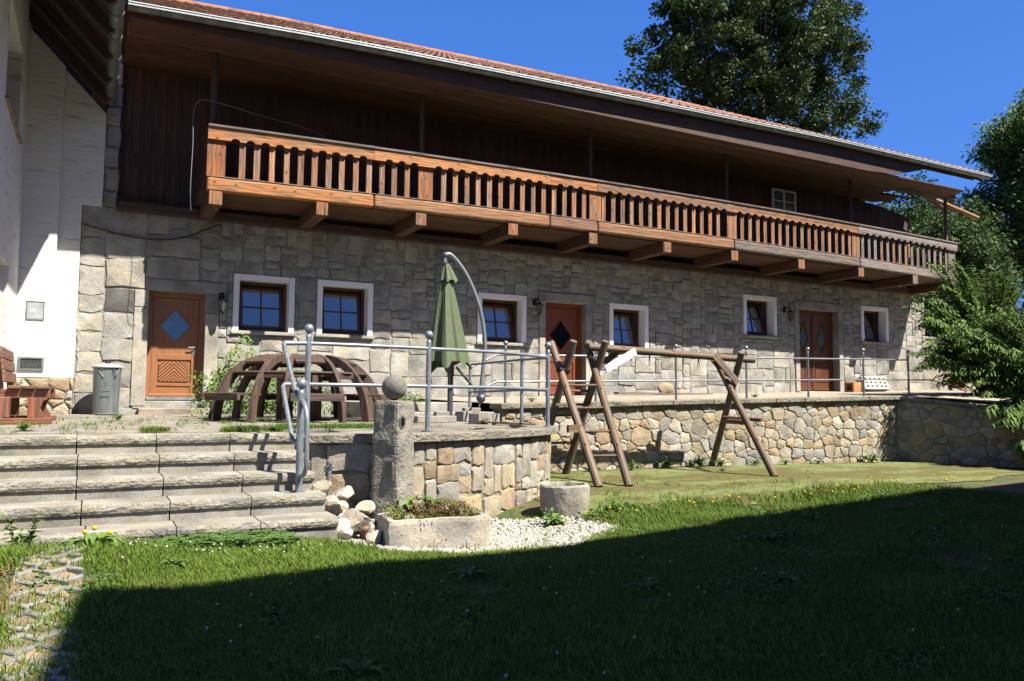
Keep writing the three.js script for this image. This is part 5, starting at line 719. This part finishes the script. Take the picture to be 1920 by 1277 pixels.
function stems(r, n, h, spread, leafLen, leafW, per) { const A = []; for (let i = 0; i < n; i++) { const a = r() * 6.283, k = Math.sqrt(r()) * spread, b = V(Math.cos(a) * k * .4, 0, Math.sin(a) * k * .4), e = V(Math.cos(a) * k, h * (.55 + .5 * r()), Math.sin(a) * k), s = V().crossVectors(e.clone().sub(b), V(.3, .1, 1)).normalize().multiplyScalar(.0035); tri(A, [], b.clone().sub(s), b.clone().add(s), e); for (let j = 0; j < per; j++) { const q = .15 + .85 * (j + r() * .6) / per, p = b.clone().lerp(e, Math.min(1, q)), d = rv(r); d.y = Math.abs(d.y) * .5; d.normalize(); const n2 = V((r() - .5) * .9, 1, (r() - .5) * .9); n2.addScaledVector(d, -n2.dot(d)).normalize(); addLeaf(A, p, d, n2, leafLen * (.6 + .7 * r()), leafW * (.6 + .7 * r()), .2); } } return geoOf(A); }
const RV = rng(231);
function plant(name, label, cat, pos, geo, m, group) { const t = thing(name, label, cat, pos, 0, group); part('leaves', geo, m, t); return t; }
plant('dandelion', 'large dandelion with yellow flowers beside the paver path by the bottom stair', 'weed', [.06, gy(.06, 8.95), 8.95], rosette(RV, 26, .26, .075, 1.0), L.weed); { const t = scene.children[scene.children.length - 1]; const f = []; for (const [x, y, z] of [[0, .17, .02], [.1, .14, .08], [-.06, .15, .05]]) { f.push(ball(V(x, y, z), .017, 8)); } part('flower', f, L.yellow, t); }
plant('thistle_weed', 'dark leafy weed growing against the bottom stair at the left edge', 'weed', [-.42, gy(-.42, 8.4), 8.42], merge([stems(RV, 12, .30, .14, .075, .035, 8)]), L.weedB);
plant('creeping_weed', 'thin creeping weed trailing over the path pavers', 'weed', [-.17, gy(-.1, 8.75), 8.72], stems(RV, 9, .09, .22, .04, .018, 9), L.weedB);
plant('clover_patch', 'dense green clover patch in front of the bottom stair', 'clover', [.95, gy(.9, 8.6), 8.58], (() => { const A = []; for (let i = 0; i < 900; i++) { const x = (RV() - .5) * 1.25, z = (RV() - .5) * .42, y = .04 + RV() * .09 * (1 - Math.abs(x) * .6); const n = V((RV() - .5) * .6, 1, (RV() - .5) * .6 + .2).normalize(); for (let k = 0; k < 3; k++) { const a = k * 2.1 + RV(); addLeaf(A, V(x, y, z), V(Math.cos(a), 0, Math.sin(a)).addScaledVector(n, 0), n, .026, .028, 0); } } return geoOf(A); })(), L.weedB);
const flowerSpots = (n, f) => { const l = []; for (let i = 0; i < n; i++) { const [x, z] = f(); l.push(new THREE.Matrix4().makeTranslation(x, gy(x, z) + .05 + RV() * .05, z)); } return l; };
{ const g = new THREE.IcosahedronGeometry(.0075, 1); const l = flowerSpots(120, () => { const near = RV() < .5; return near ? [.2 + RV() * 1.5, 8.55 + RV() * .6] : [RV() * 9, 9.0 + RV() * 4]; }); const o = instanced('clover_flowers', g, L.whiteFl, l, scene); o.userData.label = 'small white clover flowers scattered over the lawn'; o.userData.category = 'flowers';
  const d = flowerSpots(46, () => { const x = 5 + RV() * 8; return [x, mossEdge(x) + .1 + RV() * .5]; }); const o2 = instanced('yellow_flowers', new THREE.IcosahedronGeometry(.013, 1), L.yellow, d.map(m => m.setPosition(m.elements[12], m.elements[13] + .06, m.elements[14])), scene); o2.userData.label = 'small yellow flowers along the edge of the mossy ground'; o2.userData.category = 'flowers'; }
const wallFoot = [[7.45, 'weed at the wall foot behind the swing ladder', .16], [8.3, 'weed at the wall foot left of the beam shadow', .2], [9.1, 'broad weed at the wall foot beneath the swing beam', .26], [9.85, 'leafy weed at the wall foot left of the right swing leg', .28], [10.35, 'dark weed tuft at the right swing leg by the wall', .22], [11.2, 'small weed at the wall foot right of the swing', .18], [12.0, 'low weed midway along the right part of the wall foot', .18], [12.9, 'bright weed at the wall foot below the double door', .17], [14.5, 'upright green weed at the wall foot near the shaded corner', .3]];
for (const [x, label, s] of wallFoot) plant('wall_weed', label, 'weed', [x, gy(x, 4.15) + .01, 4.2], merge([rosette(RV, 16, s * 1.2, s * .22, 1.15), stems(RV, 6, s, s * .5, s * .3, s * .1, 5)]), RV() < .5 ? L.weed : L.weedB);
plant('wall_weed', 'small weed alone on the mossy ground between swing and wall', 'weed', [9.65, gy(9.6, 5.0) + .01, 5.0], rosette(RV, 12, .13, .03, 1), L.weedB);
for (const [x, z, s, label] of [[6.5, 9.7, .18, 'broad leaved dock in the shade right of the swing, nearest the light'], [5.3, 10.3, .21, 'broad leaved dock in the middle of the shaded lawn'], [4.3, 10.1, .17, 'dock plant in the shade below the round planter'], [3.2, 11.3, .16, 'low dock in the shaded foreground below the trough'], [4.2, 11.5, .18, 'dock in the shaded foreground right of centre'], [1.1, 12.0, .17, 'small broad leaved weed in the bottom left shade'], [.55, 9.6, .15, 'drooping weed in the shade beside the dandelion'], [2.3, 10.5, .18, 'weed in the shade below the rock heap']]) plant('dock_plant', label, 'weed', [x, gy(x, z), z], merge([rosette(RV, 11, s, s * .3, 1.0), stems(RV, 3, s * 1.2, s * .3, s * .25, s * .08, 5)]), L.weedB);
plant('tall_weed', 'tall dry weed standing at the edge of the moss', 'weed', [8.15, gy(8.1, 8.3), 8.35], stems(RV, 10, .42, .22, .06, .02, 8), L.red);
plant('tall_weed', 'weed clump at the left foot of the round planter', 'weed', [4.52, gy(4.5, 7.9), 7.95], merge([rosette(RV, 20, .24, .07, 1.1), stems(RV, 8, .2, .16, .06, .04, 6)]), L.weed);
plant('tall_weed', 'grassy weed clump in front of the round planter', 'weed', [5.25, gy(5.25, 8.05), 8.05], merge([rosette(RV, 24, .3, .02, 1.4), stems(RV, 6, .3, .2, .06, .03, 5)]), L.weed);
// trough planting
{ const y = .055; plant('succulent_rosette', 'green upright succulent in the back left of the trough', 'succulent', [2.80, y, 8.10], rosette(RV, 22, .34, .055, 1.7), L.weed); plant('succulent_rosette', 'green upright succulent in the back middle of the trough', 'succulent', [3.0, y, 8.12], rosette(RV, 22, .34, .06, 1.7), L.weedB); plant('succulent_rosette', 'pale grey green rosette at the right of the trough', 'succulent', [3.22, y, 8.18], merge([rosette(RV, 26, .27, .07, 1.3)]), L.grey);
  plant('red_sedum', 'reddish trailing sedum spilling over the front of the trough', 'succulent', [3.02, y + .03, 8.34], (() => { const A = []; for (let i = 0; i < 1000; i++) { const x = (RV() - .5) * .62, o = RV(), z = lerp(-.2, .22, o) + (RV() - .5) * .06, yy = o > .8 ? .05 - (o - .8) * (.9 + .6 * RV()) * (Math.abs(x - .05) < .22 ? 1 : .3) : .04 + RV() * .10; addLeaf(A, V(x, yy, z), rv(RV).add(V(0, .4, 0)).normalize(), UP, .030, .010, 0); } return geoOf(A); })(), L.red);
  plant('yellow_sedum', 'yellow green sedum carpet covering the trough', 'succulent', [2.95, y + .015, 8.27], (() => { const A = []; for (let i = 0; i < 3200; i++) { const x = (RV() - .5) * .9, z = (RV() - .5) * .36; addLeaf(A, V(x, RV() * .10 * (1 + .6 * Math.sin(x * 9)), z), rv(RV).add(V(0, .6, 0)).normalize(), UP, .026, .011, 0); } return geoOf(A); })(), L.sedum); }
plant('planter_weed', 'few thin weeds growing in the round planter', 'weed', [4.9, gy(4.9, 7.5) * 0 + .15, 7.5], stems(RV, 9, .13, .16, .035, .014, 4), L.weedB);
// terrace greens
plant('climbing_plant', 'pale green climbing plant on the wall beside the first door', 'plant', [2.25, .9, .30], (() => { const A = []; for (let i = 0; i < 900; i++) { const a = RV(), x = -.35 + a * 1.5, top = 1.35 - .55 * Math.abs(a - .3) * 1.6, yy = Math.pow(RV(), .8) * top * (.6 + .6 * noise2(x * 4, 2, 3)); const n = V((RV() - .5), .6, .8).normalize(), d = rv(RV); d.addScaledVector(n, -d.dot(n)).normalize(); addLeaf(A, V(x, yy, RV() * .22 - .1), d, n, .05 + .04 * RV(), .03 + .02 * RV(), .2); } return geoOf(A); })(), L.weed);
plant('garden_bush', 'rounded bright green bush behind the railing next to the stone ball', 'bush', [4.85, TY(2.2), 2.3], (() => { const A = []; for (let i = 0; i < 1700; i++) { const d = rv(RV); d.y = Math.abs(d.y); const k = .75 + .3 * RV(); const p = V(d.x * .62 * k, d.y * .52 * k, d.z * .42 * k); const n = d.clone().add(V(0, .6, 0)).normalize(), q = rv(RV); q.addScaledVector(n, -q.dot(n)).normalize(); addLeaf(A, p, q, n, .06, .035, .2); } return geoOf(A); })(), L.weedB);
plant('garden_bush', 'green leaves growing through the ribs of the picnic table', 'bush', [2.6, TY(1.8), 1.7], (() => { const A = []; for (let i = 0; i < 1300; i++) { const x = (RV() - .5) * 2.4, yy = RV() * (.75 + .2 * Math.sin(x * 3)); const q = rv(RV).normalize(), n = V(RV() - .5, 1, RV() - .2).normalize(); addLeaf(A, V(x, yy, (RV() - .5) * .5), q, n, .06, .035, .2); } return geoOf(A); })(), L.weed);
for (const [x, z, label] of [[4.95, 5.25, 'brownish weed between the concrete ballast blocks'], [6.7, 3.55, 'weed tuft on the upper terrace behind the swing ladder'], [7.1, 3.6, 'second weed tuft on the upper terrace behind the swing poles'], [8.2, 3.5, 'dry weed tuft on the upper terrace right of the swing ladder'], [11.9, 3.5, 'small weed on the upper terrace near the fallen plank'], [-.6, 5.9, 'leafy weed on the terrace in front of the bench'], [.35, 3.0, 'little weed between slabs before the dustbin']]) plant('terrace_weed', label, 'weed', [x, z < 4 && x > 5.9 ? UY(x, z) : TY(z), z], merge([rosette(RV, 14, .15, .03, 1.2), stems(RV, 7, .16, .1, .045, .02, 5)]), x === 4.95 || x === 8.2 ? L.dry : L.weed);
// ------------------------------------------------------------------ pebbles
const inPeb = (x, z) => ((x - 3.4) / (1.45 + .12 * Math.sin(x * 7))) ** 2 + ((z - 8.25) / (1.22 + .1 * Math.sin(x * 5 + 1))) ** 2 < 1;
{ struct('gravel_bed', sheet(axis([[1.85, 5.0, .08]]), axis([[6.8, 9.7, .08]]), (x, z) => gy(x, z) + .008, inPeb), stoneM([.42, .39, .34], .01));
  const g = new THREE.IcosahedronGeometry(.021, 1); g.scale(1.2, .7, .9); const l = [], r = rng(241); for (let i = 0; i < 14000; i++) { const x = 1.9 + r() * 3.1, z = 6.8 + r() * 2.9; if (!inPeb(x, z)) continue; const m = randM(r, V(x, gy(x, z) + .012 + r() * .012, z), .6 + .9 * r() * r(), 1.2); l.push(m); } const im = instanced('white_pebbles', g, M.pebble, l, scene), c = new THREE.Color(); for (let i = 0; i < l.length; i++) { const v = .55 + .6 * r(); c.setRGB(v, v * (.94 + .07 * r()), v * (.86 + .12 * r())); im.setColorAt(i, c); } im.userData.label = 'white pebbles round the stone trough'; im.userData.category = 'gravel'; }
// ------------------------------------------------------------------ grass
{ const r = rng(251); const tuft = (n, h, w, sp) => { const A = []; for (let i = 0; i < n; i++) { const a = r() * 6.283, k = Math.sqrt(r()) * sp, b = V(Math.cos(a) * k, 0, Math.sin(a) * k), hh = h * (.45 + .75 * r()), la = r() * 6.283, ln = hh * (.2 + .55 * r()), d = V(Math.cos(la) * ln, 0, Math.sin(la) * ln), s = V(-Math.sin(la + .6), 0, Math.cos(la + .6)).multiplyScalar(w * (.6 + .6 * r())), m = b.clone().addScaledVector(d, .35).add(V(0, hh * .62, 0)), t = b.clone().add(d).add(V(0, hh * .92, 0)); tri(A, [], b.clone().sub(s), b.clone().add(s), m.clone().addScaledVector(s, .8)); tri(A, [], b.clone().sub(s), m.clone().addScaledVector(s, .8), m.clone().addScaledVector(s, -.8)); tri(A, [], m.clone().addScaledVector(s, -.8), m.clone().addScaledVector(s, .8), t); } return geoOf(A); };
  const G = [tuft(14, .075, .0026, .07), tuft(14, .06, .003, .075), tuft(12, .065, .0026, .08)], Ls = [[], [], [], []], clover = cluster(r, 14, .06, .026, .024, .9);
  const fwd = V(); camera.getWorldDirection(fwd);
  for (let i = 0; i < 95000; i++) {
    const near = r() < .55, D = near ? 2.2 + 6 * r() : 6 + 7 * r(), an = rad(27.8) + (r() - .5) * rad(70), x = D * Math.sin(an), z = 15.5 - D * Math.cos(an);
    if (z < 8.32 && x < 2.1) continue; if (z < 8.2 && x < 4.9 && !(x > 4.5 && z > 7.3)) continue; if (x > 4.85 && z < mossEdge(x) + .3 * (noise2(x * 4, z * 4) - .5) && r() > .035 * (z > 6.6 ? 2 : 1)) continue; if (x > 15.2 && z < 6.5) continue;
    if (inPeb(x, z) && r() > .015) continue; if (x > -.37 && x < .01 && z < 13.2 && r() > .16) continue; if (z < 4.3) continue;
    const edge = x > 4.85 ? 1 + .9 * Math.exp(-Math.abs(z - mossEdge(x)) * 5) : (z < 9 && x < 2.2 ? 1.25 : 1), dry = noise2(x * 1.3 + 9, z * 1.3) + (x < -.3 ? .40 : 0) - .06 + (x > 4 && z < mossEdge(x) + .5 ? .04 : 0);
    const k = dry > .82 ? 2 : r() < .5 ? 0 : 1, s = (.5 + .7 * r()) * (.65 + .8 * noise2(x * 1.7 + 3, z * 1.7, 12)) * edge * (dry > .82 ? .8 : 1); if (dry > .9 && r() < .5) continue;
    const m = randM(r, V(x, gy(x, z) - .004, z), s, .3); (noise2(x * 2.1, z * 2.1, 8) > .66 && r() < .6 ? Ls[3] : Ls[k]).push(m);
  }
  [['lawn_grass', G[0], L.grass, 'green lawn grass'], ['lawn_grass', G[1], L.grassB, 'lighter blades of lawn grass'], ['dry_grass', G[2], L.dry, 'dry straw coloured grass patches in the lawn'], ['lawn_clover', clover, L.weedB, 'clover leaves spread through the lawn']].forEach(([n, g, m, label], i) => { const o = instanced(numbered(n), g, m, Ls[i], scene); o.userData.label = label; o.userData.category = i === 3 ? 'clover' : 'grass'; });
  const tl = []; for (let i = 0; i < 1500; i++) { const b = r(); let x, z; if (b < .55) { x = .5 + 1.4 * r(); z = 6.1 + .35 * (r() - .5) + .2; } else if (b < .8) { x = 2.0 + 1.2 * r(); z = 5.8 + .6 * (r() - .5); } else { x = -1 + 5 * r(); z = 2 + 4.6 * r(); } if (noise2(x * 5, z * 5) < .42) continue; tl.push(randM(r, V(x, TY(z), z), .5 + .6 * r(), .3)); } const o = instanced('terrace_grass', G[1], L.grass, tl, scene); o.userData.label = 'grass growing in the joints of the terrace paving'; o.userData.category = 'grass'; }
// ------------------------------------------------------------------ render
const renderer = new THREE.WebGLRenderer({ antialias: true });
renderer.setSize(1024, 681); renderer.toneMapping = THREE.LinearToneMapping; renderer.toneMappingExposure = EXPOSURE; renderer.shadowMap.enabled = true; renderer.shadowMap.type = THREE.PCFSoftShadowMap;
renderer.render(scene, camera);
